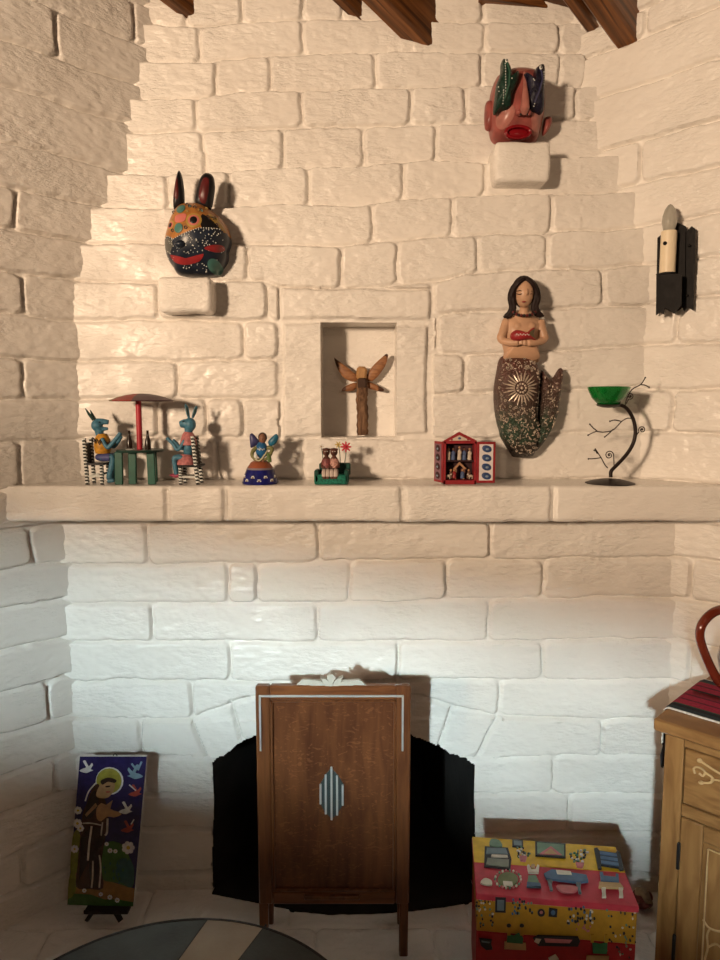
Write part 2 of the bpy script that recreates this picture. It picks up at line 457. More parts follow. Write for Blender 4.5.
# firebox behind the mouth
mb = MB()
n = len(MP)
big = [((x - .19) * 1.0 + .19, z) for x, z in MP]
ring0 = [Vector((x, YB + .004, z)) for x, z in MP]
ring1 = [Vector((x * .93 + .013, YB + .10, z * 1.0)) for x, z in MP]
ring2 = [Vector((x * .62 + .01, YB + .46, z * .98)) for x, z in MP]
o = ring0 + ring1 + ring2
fs = []
for a in (0, n):
    for i in range(n - 1): fs.append((a + i, a + i + 1, a + n + i + 1, a + n + i))
fs.append(tuple(range(2 * n, 3 * n)))
mb.add(o, fs, SOOT)
struct(mb.build('trim_1', loc=(0, YB, 0)))
# sooty hearth slab, bowed out in front of the mouth
mb = MB()
arc = [WZ(u, v, .004) for u, v in ((212, 893), (235, 897), (262, 903), (295, 909), (328, 912), (370, 911.5), (410, 909), (445, 905), (476, 899))]
poly = arc + [Vector((.33, YB + .45, .004)), Vector((-.40, YB + .45, .004))]
mb.prism([Vector((p.x, p.y, .004)) for p in poly], (0, 0, -.012), SOOT)
struct(mb.build('trim_2', loc=(0, YB, 0)))

# side walls
def side_wall(name, x0, sx, nrm, ucor, rows, jrows, seed, length):
    """rows: v of each mortar line read in the corner at ucor(v); jrows: joint u per row"""
    dirv = Vector((sx * R2, -R2, 0)); P0 = Vector((x0, YB, 0))
    zl = []
    for v in rows:
        p = hit(ucor(v), v, P0, nrm); zl.append(p.z)
    fine = np.arange(-.42, .48, STEP); coarse = np.concatenate([np.array([-1.1, -.7]), fine, np.array([.49, .6, .8, 1.1, 1.5, 2.0, length])])
    S, Zg = np.meshgrid(coarse, np.concatenate([np.arange(-.02, 2.70, STEP), [2.9, 3.4, 4.3]]))
    Sw = S + .010 * vnoise(S * 11, Zg * 11, seed) + .004 * vnoise(S * 40, Zg * 40, seed + 7)
    Zw = Zg + .009 * vnoise(S * 10, Zg * 12, seed + 4) + .004 * vnoise(S * 40, Zg * 40, seed + 5)
    order = np.argsort(zl); bd = [([-5, 5], [zl[k], zl[k]]) for k in order]
    js = [[] for _ in range(len(bd) + 1)]
    for r in range(len(bd) - 1):
        vm = (rows[order[r]] + rows[order[r + 1]]) / 2
        key = order[r]
        for u in jrows.get(int(rows[key]), []):
            q = hit(u, vm, P0, nrm); s0 = (q - P0).dot(dirv); js[r + 1] += [s0, s0 + .42, s0 + .84, s0 - .42]
    dd, idx, bid, h, zc = brick_d(Sw, Zw, bd, js, seed)
    hh = relief(S, Zg, dd, h, zc, seed + 20)
    Pn = np.stack([x0 + dirv.x * S + nrm.x * hh, YB + dirv.y * S + nrm.y * hh, Zg], -1)
    struct(grid_mesh(name, Pn, PAINT))
ul = lambda v: float(np.interp(v, [0, 40, 95, 130, 170, 205, 243, 281, 480, 523, 600, 720, 900], [143, 141, 130, 123, 106, 92, 86, 77, 78, 61, 67, 77, 82]))
ur = lambda v: float(np.interp(v, [0, 50, 95, 135, 190, 230, 300, 480, 530, 600, 680, 850], [640, 610, 600, 594, 628, 636, 643, 648, 676, 672, 670, 660]))
side_wall('wall_left', XL, -1, NL, ul,
          [3, 43, 83, 122, 167, 203, 241, 280, 320, 360, 400, 440, 484, 523, 561, 598, 636, 674, 713, 750, 787, 826, 863],
          {43: [136], 83: [58], 241: [15], 320: [22], 400: [22], 484: [20], 561: [32], 713: [50], 787: [55], 863: [20]}, 31, 2.492)
side_wall('wall_right', XR, 1, NR, ur,
          [10, 47, 97, 150, 186, 227, 265, 303, 346, 389, 432, 480, 519, 556, 597, 638, 680, 720, 760, 800, 840, 880],
          {47: [645], 186: [640], 346: [677], 432: [672], 597: [690], 680: [690]}, 57, 2.411)

# floor: whitewashed brick hearth running on into the room
fx = np.concatenate([[-2.65, -2, -1.5, -1.2], np.arange(-1.1, 1.2, .006), [1.3, 1.8, 2.65]])
fy = np.concatenate([[-2.35, -1, 0, .8, 1.2], np.arange(1.3, 2.05, .006), [2.2, 2.85]])
Xf, Yf = np.meshgrid(fx, fy)
Xq = Xf + .012 * vnoise(Xf * 9, Yf * 9, 71); Yq = Yf + .012 * vnoise(Xf * 9, Yf * 9, 72)
fb = [([-5, 5], [y, y]) for y in (1.33, 1.48, 1.635, 1.79)]
fj = [[], [-.9, -.5, -.1, .3, .7], [-.68, -.3, .08, .27, .66], [-.86, -.55, -.12, .20, .50, .8], [-.62, -.2, .31, .7]]
dd, idx, bid, h, zc = brick_d(Xq, Yq, fb, fj, 3.)
hf = relief(Xf, Yf, dd, h, zc * 0, 77, .008)
Pf = np.stack([Xf, Yf, hf - .0035], -1)
struct(grid_mesh('floor', Pf, PAINT))

def slab(name, poly, off, m):
    mb = MB(); mb.prism(poly, off, m); return struct(mb.build(name, loc=poly[0]))
SLOPE = .31
def zceil(x, y): return 2.74 - SLOPE * ((x + y) * R2 - 1.61)
slab('ceiling', [Vector((x, y, zceil(x, y))) for x, y in ((0, 2.9), (2.75, .15), (2.75, -2.4), (-2.75, -2.4), (-2.75, .15))], (0, 0, .05), wood('ceiling_planks', (.05, .022, .010), (.12, .055, .025), (1, 9, 9), 4))
slab('wall_rear_left', [Vector(p) for p in ((-2.6, .2, -.02), (-2.6, -2.35, -.02), (-2.6, -2.35, 4.4), (-2.6, .2, 4.4))], (-.06, 0, 0), PLASTER)
slab('wall_rear_right', [Vector(p) for p in ((2.6, .26, -.02), (2.6, -2.35, -.02), (2.6, -2.35, 4.4), (2.6, .26, 4.4))], (.06, 0, 0), PLASTER)
# rear wall; unseen sloping window, shaped to trim the daylight to the fireplace band
SUN = Vector((-2.2, -6.0, 3.05))
YW = -2.3
def thru(x, z):
    p = Vector((x, YB, z)); return p + (SUN - p) * ((YB - YW) / (YB - SUN.y))
PATCH = dict(TL=(-1.25, 1.08), TR=(1.9, .60), BR=(1.9, -.10), BL=(-1.25, .56))
wTL, wTR, wBR, wBL = [thru(*PATCH[k]) for k in ('TL', 'TR', 'BR', 'BL')]
x0, x1, z0, z1 = -2.65, 2.65, -.02, 4.4
mb = MB(); off = (0, -.03, 0); q = lambda x, z: Vector((x, YW, z))
mb.prism([q(x0, z0), q(wBL.x, z0), q(wBL.x, z1), q(x0, z1)], off, PLASTER)
mb.prism([q(wBR.x, z0), q(x1, z0), q(x1, z1), q(wBR.x, z1)], off, PLASTER)
mb.prism([q(wBL.x, z0), q(wBR.x, z0), q(wBR.x, wBR.z), q(wBL.x, wBL.z)], off, PLASTER)
mb.prism([q(wTL.x, wTL.z), q(wTR.x, wTR.z), q(wTR.x, z1), q(wTL.x, z1)], off, PLASTER)
struct(mb.build('wall_rear', loc=(0, YW, 0)))

# ============================================================ LIGHT
def area(name, loc, target, size, power, col, spread=180, shape='DISK', size_y=None):
    l = bpy.data.lights.new(name, 'AREA'); l.shape = shape; l.size = size; l.energy = power; l.color = col; l.spread = math.radians(spread)
    if size_y: l.size_y = size_y
    o = bpy.data.objects.new(name, l); C.objects.link(o); o.location = loc
    o.rotation_euler = (Vector(target) - Vector(loc)).to_track_quat('-Z', 'Y').to_euler(); return o
area('daylight', SUN, (0, YB, .6), .29, 34, (.76, .95, .98), 40)
l = bpy.data.lights.new('warm_spot_lamp', 'SPOT'); l.energy = 800; l.color = (1, .735, .50); l.shadow_soft_size = .21
l.spot_size = math.radians(47); l.spot_blend = .8
o = bpy.data.objects.new('warm_spot_lamp', l); C.objects.link(o); o.location = (-2.36, -1.80, 1.98)
o.rotation_euler = (Vector((.68, 1.95, 2.27)) - o.location).to_track_quat('-Z', 'Y').to_euler(); o.scale = (1.55, 1, 1)
area('fill_light', (.9, -1.2, 2.5), (.6, 0, 0), .5, 5, (1, .78, .56))  # weak unseen fill, added to lift the ambient level
w = bpy.data.worlds.new('World'); bpy.context.scene.world = w; w.use_nodes = True
w.node_tree.nodes['Background'].inputs[0].default_value = (.5, .6, .7, 1); w.node_tree.nodes['Background'].inputs[1].default_value = .15

# ============================================================ CAMERA
cd = bpy.data.cameras.new('camera'); cam = bpy.data.objects.new('camera', cd); C.objects.link(cam)
cam.location = (0, 0, CZ); cam.rotation_euler = (math.pi / 2 - PITCH, 0, 0)
cd.sensor_fit = 'VERTICAL'; cd.sensor_height = 36; cd.sensor_width = 27; cd.lens = 36 * F / 960; cd.clip_start = .02
sc = bpy.context.scene; sc.camera = cam
sc.view_settings.view_transform = 'Standard'; sc.view_settings.look = 'None'; sc.view_settings.gamma = 1; sc.view_settings.exposure = 0
# ============================================================ MANTEL AND BRACKETS
def mantel():
    mb = MB(); yf = 1.83
    zt, zb = W(360, 486, yf).z, W(360, 522, yf).z
    x0, x1 = -.965, 1.03
    js = [W(u, 504, yf).x for u in (167, 226, 403, 553)]
    xs = np.sort(np.concatenate([np.arange(x0, x1, .006)] + [np.array([j + d for d in (-.012, -.008, -.004, 0, .004, .008, .012)]) for j in js]))
    r = .012; prof = [(2.03, zb, 0, -1)]
    prof += [(y, zb, 0, -1) for y in (1.95, 1.90, 1.87)]
    prof += [(yf + r - r * math.sin(a), zb + r - r * math.cos(a), -math.sin(a), -math.cos(a)) for a in np.linspace(0, math.pi / 2, 5)]
    prof += [(yf, z, -1, 0) for z in np.linspace(zb + r, zt - r, 14)[1:-1]]
    prof += [(yf + r - r * math.cos(a), zt - r + r * math.sin(a), -math.cos(a), math.sin(a)) for a in np.linspace(0, math.pi / 2, 5)]
    prof += [(y, zt, 0, 1) for y in (1.86, 1.88, 1.90, 1.92, 1.94, 1.96, 1.98, 2.0, 2.05)]
    A = np.array(prof); Xg, K = np.meshgrid(xs, np.arange(len(prof)))
    yy, zz, ny, nz = A[K, 0], A[K, 1], A[K, 2], A[K, 3]
    dj = np.abs(Xg[..., None] - np.array(js) + .006 * vnoise(zz * 30, Xg * 5, 3)[..., None]).min(-1)
    seg = (Xg[..., None] > np.array(js)).sum(-1)
    hsh = (np.sin(seg * 45.3 + 2) * 999.7) % 1.0
    front = np.clip(-ny, 0, 1) + .15
    h = (-.008 * (1 - sst(.002, .014, dj)) + (hsh - .5) * .005) * front + .004 * vnoise(Xg * 9, zz * 20 + yy * 9, 21) + .002 * vnoise(Xg * 40, zz * 60 + yy * 40, 22)
    h = np.where(nz > .9, np.minimum(h, 0) * .4, h)
    P = np.stack([Xg, yy + ny * h, zz + nz * h], -1)
    o = grid_mesh('mantel_shelf', P, PAINT)
    me = o.data
    off = Vector((0, 1.93, zb))
    me.transform(Matrix.Translation(-off)); o.location = off
    tag(o, 'long white painted brick mantel shelf spanning the chimney wall', 'mantel')
    return zt
ZM = mantel()
def bracket(u0, v0, u1, v1, yf, yb, label):
    a, b = W(u0, v1, yf), W(u1, v0, yf)
    bm = bmesh.new(); bmesh.ops.create_cube(bm, size=1)
    sx, sz, sy = b.x - a.x, b.z - a.z, yb - yf
    bmesh.ops.scale(bm, vec=(sx, sy, sz), verts=bm.verts)
    bmesh.ops.bevel(bm, geom=list(bm.edges), offset=.014, segments=4, profile=.5, affect='EDGES')
    bmesh.ops.subdivide_edges(bm, edges=bm.edges, cuts=2, use_grid_fill=True)
    rng = random.Random(int(u0)); ph = rng.random() * 6
    for v in bm.verts:
        c = v.co
        k = .0022 * math.sin(c.x * 55 + ph) + .0018 * math.sin(c.z * 80 + ph * 2) + .0012 * math.sin(c.x * 130 + c.z * 90)
        v.co += c.normalized() * k
    me = bpy.data.meshes.new('brick_bracket'); bm.to_mesh(me); bm.free(); me.materials.append(PAINT)
    me.polygons.foreach_set('use_smooth', [True] * len(me.polygons))
    o = bpy.data.objects.new('brick_bracket', me); C.objects.link(o)
    o.location = ((a.x + b.x) / 2, (yf + yb) / 2, (a.z + b.z) / 2)
    return tag(o, label, 'bracket', 'projecting brick ledges')
bracket(157, 276, 210, 312, 1.915, 2.03, 'projecting white brick ledge under the rabbit mask')
bracket(494, 140.5, 551, 181, 2.01, 2.14, 'projecting white brick ledge under the pink devil mask')

# ============================================================ CEILING BEAMS
BW = wood('beam_wood', (.050, .018, .005), (.26, .10, .028), (1.2, 22, 22), 3, .42, bump=.25)
BDIR_ = ray(1100, 720).normalized()      # timbers run square to the right-hand wall and slope down with the roof
def beam(name, tip, w, hgt, length, label, cat='beam', group=None, into=.14):
    """tip = centre of the timber's lower edge where it enters the masonry"""
    d = -BDIR_; s = Vector((R2, -R2, 0)); s = (s - d * s.dot(d)).normalized(); up = s.cross(d)
    if up.z < 0: up = -up
    R = Matrix((d, s, up)).transposed(); L = length + into
    ctr = tip - d * into + d * (L / 2) + up * (hgt / 2)
    mbm = MB(); mbm.box((0, 0, 0), (L, w, hgt), BW, None, .007)
    o = mbm.build(name, loc=(0, 0, 0)); o.location = ctr; o.rotation_euler = R.to_euler()
    return tag(o, label, cat, group)
beam('ceiling_beam', W(410, 37.5, 2.158), .066, .17, 1.5, 'dark timber ceiling beam above the niche, entering the middle of the chimney wall', group='roof timbers')
beam('ceiling_beam', W(629, 48, 2.10), .066, .17, 1.5, 'dark timber ceiling beam entering the corner above the devil mask', group='roof timbers')
beam('roof_batten', W(350, 13, 2.17), .034, .15, 1.4, 'narrow dark batten left of the middle ceiling beam', 'batten', group='roof battens')
beam('roof_batten', W(594, 35, 2.17), .034, .15, 1.4, 'narrow brown batten left of the ceiling beam in the right corner', 'batten', group='roof battens')
beam('ceiling_beam', W(166, 1, 2.13), .042, .12, 1.2, 'dark timber end peeping out at top left of the chimney wall', group='roof timbers')
mb = MB(); a, b = W(480, -3, 2.16), W(575, 13, 2.21)
dd_ = (b - a).normalized(); up_ = Vector((0, 0, 1))
mb.prism([a, b, b + up_ * .10, a + up_ * .10], (0, .10, 0), BW)
tag(mb.build('wall_plate', loc=a), 'dark timber lying along the chimney wall between the two ceiling beams', 'timber')

# ============================================================ RABBIT MASK
ORANGE = mat('orange_paint', (.36, .15, .035), .35, var=.25, scale=60)
YEL = mat('ochre_paint', (.40, .25, .06), .35, var=.2)
NAVY = mat('blue_black_paint', (.012, .018, .032), .3, var=.3)
MAROON = mat('maroon_paint', (.10, .014, .014), .35, var=.3)
BLACK = mat('black_paint', (.010, .009, .010), .35)
REDP = mat('red_paint', (.28, .022, .025), .4)
PINK = mat('pink_paint', (.55, .16, .13), .4)
TEAL = mat('teal_paint', (.06, .17, .15), .4)
WHITEP = mat('white_dots_paint', (.72, .74, .70), .4, var=.05)
def rabbit_mask():
    q = lambda p: cs(p, 147.8, 158, 6)
    loc = W(196, 277, 1.97)
    t = thing('rabbit_mask', 'carved rabbit mask with orange forehead and black white-dotted muzzle, on a brick ledge', 'mask', loc)
    line = q([(60, 500), (120, 470), (170, 500), (260, 465), (330, 440), (440, 430), (520, 490)])
    lx, ly = [p[0] for p in line], [p[1] for p in line]
    def face_m(u, v): return NAVY if v > np.interp(u, lx, ly) else ORANGE
    mb = MB()
    out = q([(150, 285), (200, 252), (290, 252), (360, 288), (430, 350), (470, 420), (482, 490), (466, 545), (462, 600), (420, 660), (370, 695), (180, 690), (130, 640), (95, 580), (82, 490), (95, 420), (118, 345)])
    pl = Pillow(mb, out, 2.0, .085, ORANGE, rings=26, ms=face_m, n=102, thick=.012)
    rng = random.Random(3)
    def Q(x, y): return (147.8 + x / 6, 158 + y / 6)
    for (x, y, r, m) in ((207, 315, 28, TEAL), (204, 440, 27, TEAL), (400, 650, 36, TEAL)):
        pl.patch(mb, circ(*Q(x, y), r / 6, r / 6 * 1.1), m, .003)
    pl.patch(mb, q([(140, 585), (200, 618), (300, 606), (350, 590), (320, 630), (230, 648), (165, 628)]), REDP, .003)
    pl.patch(mb, q([(355, 560), (400, 535), (452, 528), (450, 560), (410, 575)]), REDP, .003)
    pl.patch(mb, q([(98, 500), (140, 490), (165, 530), (140, 575), (105, 560)]), mat('grey_cheek_paint', (.10, .10, .09), .4), .002)
    mb.ell(pl.surf(*Q(215, 535), .001), (.015, .010, .010), NAVY, n=20, k=12)
    pl.patch(mb, q([(180, 360), (245, 355), (240, 400), (185, 402)]), PINK, .002)
    pl.patch(mb, q([(340, 350), (400, 390), (450, 425), (400, 432), (345, 440), (335, 395)]), BLACK, .0015)
    pl.patch(mb, q([(385, 340), (430, 380), (465, 430), (455, 440), (410, 400), (370, 350)]), YEL, .002)
    for (x, y, r) in ((295, 395, 46), (143, 412, 30)):
        pl.patch(mb, circ(*Q(x, y), r / 6, r / 6), YEL, .002)
        pl.patch(mb, circ(*Q(x, y), r / 8.2, r / 8.2), PINK, .003)
        pl.patch(mb, circ(*Q(x, y), r / 13, r / 12), BLACK, .0045)
    for (x, y) in ((260, 300), (290, 305), (370, 365), (395, 372), (420, 410), (240, 285), (160, 330), (325, 320), (250, 440), (165, 450)):
        mb.lathe([(.0045, -.001), (.0045, .002), (.003, .002), (.003, -.001)], pl.surf(*Q(x, y), .001), BLACK, 10, R=Matrix.Rotation(math.pi / 2, 3, 'X'), close=True)
    for i in range(34):
        x, y = rng.uniform(120, 460), rng.uniform(270, 460); u, v = Q(x, y)
        if pl.rad(u, v) > .93 or v > np.interp(u, lx, ly) - 3: continue
        if math.hypot(x - 295, y - 395) < 58 or abs(x - 205) < 42 or math.hypot(x - 143, y - 412) < 36: continue
        r_ = rng.uniform(.0022, .0040); mb.lathe([(r_, -.001), (r_, .0018), (r_ * .55, .0018), (r_ * .55, -.001)], pl.surf(u, v, .0005), (YEL, MAROON, BLACK, TEAL)[i % 4], 10, R=Matrix.Rotation(math.pi / 2, 3, 'X'), close=True)
    for i in range(210):
        x, y = rng.uniform(95, 465), rng.uniform(440, 690); u, v = Q(x, y)
        if pl.rad(u, v) > .94 or v < np.interp(u, lx, ly) + .8: continue
        if 150 < x < 440 and abs(y - (640 - (x - 150) * .2)) < 26: continue
        mb.ell(pl.surf(u, v, .0005), rng.uniform(.0009, .0018), WHITEP, n=7, k=5)
    for i in range(26):      # a string of dots along the brow line
        u = lx[0] + 5 + i * (60 / 26); v = float(np.interp(u, lx, ly)) + .4
        if pl.rad(u, v) < .96: mb.ell(pl.surf(u, v, .0005), .0016, WHITEP, n=7, k=5)
    mb.build('face', t)
    mb = MB(); Pillow(mb, q([(150, 300), (152, 200), (178, 70), (205, 130), (214, 262), (185, 300)]), 1.985, .018, BLACK, rings=7, n=36, thick=.004)
    p2 = Pillow(mb, q([(153, 250), (158, 185), (176, 88), (195, 140), (200, 255), (172, 290)]), 1.984, .021, MAROON, rings=5, n=30, thick=.002)
    tag_l = mb.build('ear', t); tag_l['label'] = 'narrow dark ear turned edge-on'
    mb = MB(); Pillow(mb, q([(278, 275), (286, 190), (312, 110), (345, 82), (385, 100), (397, 150), (395, 200), (375, 300), (320, 300)]), 1.985, .018, BLACK, rings=7, n=45, thick=.004)
    Pillow(mb, q([(292, 260), (300, 180), (322, 112), (350, 94), (378, 110), (384, 160), (380, 220), (358, 290), (320, 290)]), 1.984, .022, MAROON, rings=5, n=36, thick=.002)
    mb.build('ear', t)
rabbit_mask()

# ============================================================ DEVIL MASK
def devil_mask():
    q = lambda p: cs(p, 470, 37.3, 6)
    Q = lambda x, y: (470 + x / 6, 37.3 + y / 6)
    PK = mat('rose_paint', (.27, .072, .062), .28, var=.35, scale=25)
    PK2 = mat('pale_rose_paint', (.36, .14, .115), .3, var=.2)
    RED = mat('lacquer_red', (.20, .006, .010), .2)
    GRN = mat('dark_green_scale_paint', (.007, .030, .020), .25, var=.5, scale=90, bump=.8, bscale=240)
    NV = mat('dark_violet_scale_paint', (.010, .009, .022), .25, var=.5, scale=90, bump=.8, bscale=240)
    YBK = 2.105
    t = thing('devil_mask', 'pink carved devil mask with two dark lizards over its eyes and red open mouth', 'mask', W(518, 143, 2.07))
    mb = MB()
    out = q([(140, 300), (165, 225), (205, 180), (300, 155), (400, 168), (455, 210), (468, 300), (468, 400), (452, 480), (430, 570), (390, 612), (300, 622), (200, 615), (150, 590), (133, 540), (125, 450), (132, 370)])
    pl = Pillow(mb, out, YBK, .075, PK, rings=14, n=85, thick=.012)
    pl.patch(mb, q([(355, 460), (430, 450), (430, 540), (380, 590), (360, 540)]), PK2, .003)
    pl.patch(mb, q([(160, 470), (240, 440), (250, 500), (200, 560), (160, 540)]), PK2, .002)
    pl.patch(mb, q([(175, 210), (300, 165), (395, 185), (330, 215), (220, 230)]), PK2, .002)
    mb.build('face', t)
    mb = MB()
    top = pl.surf(*Q(315, 235), .004); tip = pl.surf(*Q(300, 475), .024)
    mb.tube([top, top.lerp(tip, .4) + Vector((0, -.006, 0)), top.lerp(tip, .8) + Vector((0, -.006, 0)), tip, tip + Vector((0, .012, -.010))], [.003, .005, .009, .0115, .008], PK2, 14, flat=1.2)
    for dx in (-32, 38): mb.ell(pl.surf(*Q(298 + dx * .8, 490), .010), (.0085, .010, .008), PK, n=14, k=9)
    for dx in (-22, 26): mb.ell(pl.surf(*Q(298 + dx * .8, 505), .018), (.003, .003, .003), BLACK, n=8, k=6)
    mb.build('nose', t)
    mb = MB()
    ctr = pl.surf(*Q(278, 588), .004); pts = []
    s = 2.08 / F
    for i in range(24):
        a = 2 * math.pi * i / 24
        pts.append((math.cos(a) * 68 / 6 * s, math.sin(a) * 32 / 6 * s))
    m_ = len(pts); vs = []; fs = []
    for j, (x, z) in enumerate(pts):
        for k in range(8):
            b = 2 * math.pi * k / 8
            vs.append(ctr + Vector((x * (1 + .16 * math.cos(b)), -.012 - .008 * math.sin(b), z * (1 + .30 * math.cos(b)))))
    for j in range(m_):
        for k in range(8): fs.append((j * 8 + k, j * 8 + (k + 1) % 8, ((j + 1) % m_) * 8 + (k + 1) % 8, ((j + 1) % m_) * 8 + k))
    mb.add(vs, fs, RED)
    mb.ell(ctr + Vector((0, -.003, 0)), (66 / 6 * s, .009, 30 / 6 * s), RED, n=20, k=10)
    mb.build('mouth', t)
    mb = MB(); Pillow(mb, q([(95, 400), (122, 368), (155, 395), (160, 480), (140, 542), (95, 535)]), YBK - .01, .022, PK, n=36, thick=.006); mb.build('ear', t)
    mb = MB(); Pillow(mb, q([(452, 480), (488, 470), (496, 510), (470, 560), (440, 575)]), YBK - .01, .02, PK, n=30, thick=.006); mb.build('ear', t)
    def lizard(out, m, lab, spine, dots):
        mb = MB(); lp = Pillow(mb, q(out), YBK - .068, .030, m, rings=8, n=60, thick=.012)
        for (x, y) in dots: mb.ell(lp.surf(*Q(x, y), .0003), .0016, WHITEP, n=7, k=5)
        mb.tube([lp.surf(*Q(*p), .002) for p in spine], .0030, mat('lizard_ridge_' + lab, (.03, .09, .06) if lab == 'green' else (.04, .04, .09), .25), 6)
        o = mb.build('lizard', t); o['label'] = 'dark %s lizard carved over the eye' % lab
        mb = MB()
        e = lp.surf(*Q(*spine[0]), .004)
        mb.ell(e, (.0042, .003, .0055), WHITEP, n=10, k=7); mb.ell(e + Vector((0, -.0022, 0)), (.0022, .002, .0028), BLACK, n=8, k=6)
        mb.build('lizard_eye', o)
    lizard([(190, 200), (195, 135), (215, 112), (245, 158), (265, 225), (300, 190), (298, 255), (262, 350), (246, 415), (195, 424), (150, 440), (158, 330), (168, 260)],
           GRN, 'green', [(216, 150), (232, 220), (228, 300), (205, 380)], [(208, 165 + i * 17) for i in range(13)] + [(196, 330 + i * 14) for i in range(6)] + [(245, 260), (170, 300), (172, 330)])
    lizard([(398, 180), (440, 145), (457, 165), (457, 250), (450, 425), (395, 438), (350, 430), (346, 350), (332, 250), (332, 205), (352, 215), (382, 268)],
           NV, 'violet', [(418, 195), (430, 260), (410, 330), (385, 400)], [(440, 215 + i * 14) for i in range(6)] + [(355 + i * 6, 240 + i * 8) for i in range(5)] + [(382 + i * 3, 415 - i * 12) for i in range(4)])
devil_mask()

# ============================================================ MERMAID
def mermaid():
    qa = lambda p: cs(p, 490, 270, 8.47); qb = lambda p: cs(p, 490, 360, 8.47)
    A = lambda x, y: (490 + x / 8.47, 270 + y / 8.47); B = lambda x, y: (490 + x / 8.47, 360 + y / 8.47)
    YM = 1.995
    SKIN = mat('carved_skin_paint', (.50, .30, .19), .4, var=.12, scale=20)
    HAIR = mat('dark_brown_hair_paint', (.016, .007, .006), .62, spec=.25)
    t = thing('mermaid_carving', 'carved wooden mermaid wall hanging with dark hair and metal-studded tail', 'sculpture', W(524, 457, 1.97))
    mb = MB()
    Pillow(mb, qa([(230, 330), (350, 330), (385, 372), (430, 400), (455, 460), (440, 560), (425, 660), (420, 780), (130, 780), (135, 700), (120, 620), (105, 520), (125, 410), (180, 372)]), YM, .045, SKIN, rings=10, n=84, thick=.01)
    s = YM / F / 1.0
    head = W(*A(290, 195), YM - .045)
    mb.ell(head, (74 / 8.47 * s, .026, 118 / 8.47 * s), SKIN, n=20, k=14)
    mb.tube([W(*A(290, 290), YM - .035), W(*A(288, 370), YM - .030)], .0125, SKIN, 14)
    for sh, el, ha in (((140, 430), (95, 590), (240, 612)), ((425, 430), (458, 590), (320, 618))):
        mb.tube(spl([W(*A(*sh), YM - .028), W(*A((sh[0] * .4 + el[0] * .6), 520), YM - .036), W(*A(*el), YM - .040), W(*A((el[0] + ha[0]) / 2, 612), YM - .054), W(*A(*ha), YM - .062)], 16), [.0125] * 8 + [.0105] * 9, SKIN, 12)
        for k in range(4): 
            dx = (1 if ha[0] < 290 else -1)
            mb.tube([W(*A(ha[0], ha[1] - 16 + k * 10), YM - .062), W(*A(ha[0] + dx * 28, ha[1] - 20 + k * 11), YM - .068), W(*A(ha[0] + dx * 44, ha[1] - 20 + k * 11), YM - .062)], [.0032, .003, .0024], SKIN, 7)
    for dx in (-55, 58): mb.ell(W(*A(290 + dx, 480), YM - .045), (.014, .011, .013), SKIN)
    mb.ell(head + Vector((0, -.027, -.002)), (.0042, .006, .009), SKIN)     # nose
    mb.build('body', t, remesh=.0022)
    mb = MB()
    for dx in (-38, 42):
        c0 = W(*A(290 + dx, 205), YM - .0715)
        c0.y = head.y - .026 * math.sqrt(max(.1, 1 - (dx / 74.) ** 2)) - .0012
        mb.tube([c0 + Vector((x, abs(x) * .25, abs(x) * .25)) for x in np.linspace(-.009, .009, 7)], .0011, HAIR, 6)
        mb.tube([c0 + Vector((x, abs(x) * .3, .011 - abs(x) * .3)) for x in np.linspace(-.010, .010, 7)], .0009, HAIR, 6)
    o = mb.build('eyelashes', t)
    mb = MB(); c0 = W(*A(290, 268), YM - .068)
    mb.ell(c0 + Vector((0, .003, 0)), (.0065, .004, .0022), REDP, n=12, k=7); mb.build('lips', t)
    mb = MB()
    for sgn, pts in ((-1, [(300, 68), (240, 108), (200, 165), (180, 240), (192, 320), (170, 370), (128, 405)]), (1, [(300, 68), (355, 108), (385, 165), (398, 240), (380, 310), (400, 365), (440, 395)])):
        for k in range(5):
            off = (k - 2) * 7 * -sgn
            ys = [YM - .060 + abs(k - 2) * .006, YM - .064 + abs(k - 2) * .008, YM - .055 + abs(k - 2) * .006, YM - .05, YM - .046, YM - .044, YM - .040]
            mb.tube(spl([W(*A(p[0] + off * min(1, i / 2.), p[1] + (k - 2) * 2), ys[i]) for i, p in enumerate(pts)], 26), [.004] + [.0062] * 19 + [.0055] * 3 + [.003] * (max(0, len(spl([Vector((0, 0, 0))] * 7, 26)) - 23)), HAIR, 8)
    mb.ell(head + Vector((0, .010, .005)), (.034, .026, .044), HAIR, n=16, k=10)
    mb.build('hair', t)
    mb = MB()
    for i in range(13):
        a = math.pi * i / 12
        p = W(*A(290 - 95 * math.cos(a), 348 + 38 * math.sin(a)), YM - .050 - .010 * math.sin(a))
        mb.ell(p, .0044, MAROON if i % 2 else BLACK, n=10, k=7)
    mb.build('necklace', t)
    mb = MB()
    fp = Pillow(mb, qa([(180, 548), (205, 515), (245, 505), (320, 522), (362, 490), (388, 488), (375, 540), (395, 590), (345, 585), (250, 600), (195, 590)]), YM - .062, .016, REDP, rings=6, n=44, thick=.006)
    fp.patch(mb, qa([(330, 530), (385, 495), (372, 545), (385, 580), (345, 560)]), mat('olive_fin_paint', (.12, .09, .04), .4), .001)
    for i in range(8): mb.ell(fp.surf(*A(225 + 14 * i, 545 + 8 * (i % 2)), .0), .0016, WHITEP, n=7, k=5)
    o = mb.build('held_fish', t); o['label'] = 'small red fish held against the chest'
    # tail
    m, nt, b = _base('tail_leaf_metal'); N = nt.nodes; L = nt.links
    tc = N.new('ShaderNodeTexCoord'); sx = N.new('ShaderNodeSeparateXYZ'); L.new(tc.outputs['Object'], sx.inputs[0])
    mr = N.new('ShaderNodeMapRange'); mr.inputs['From Min'].default_value = 0; mr.inputs['From Max'].default_value = .33; L.new(sx.outputs['Z'], mr.inputs['Value'])
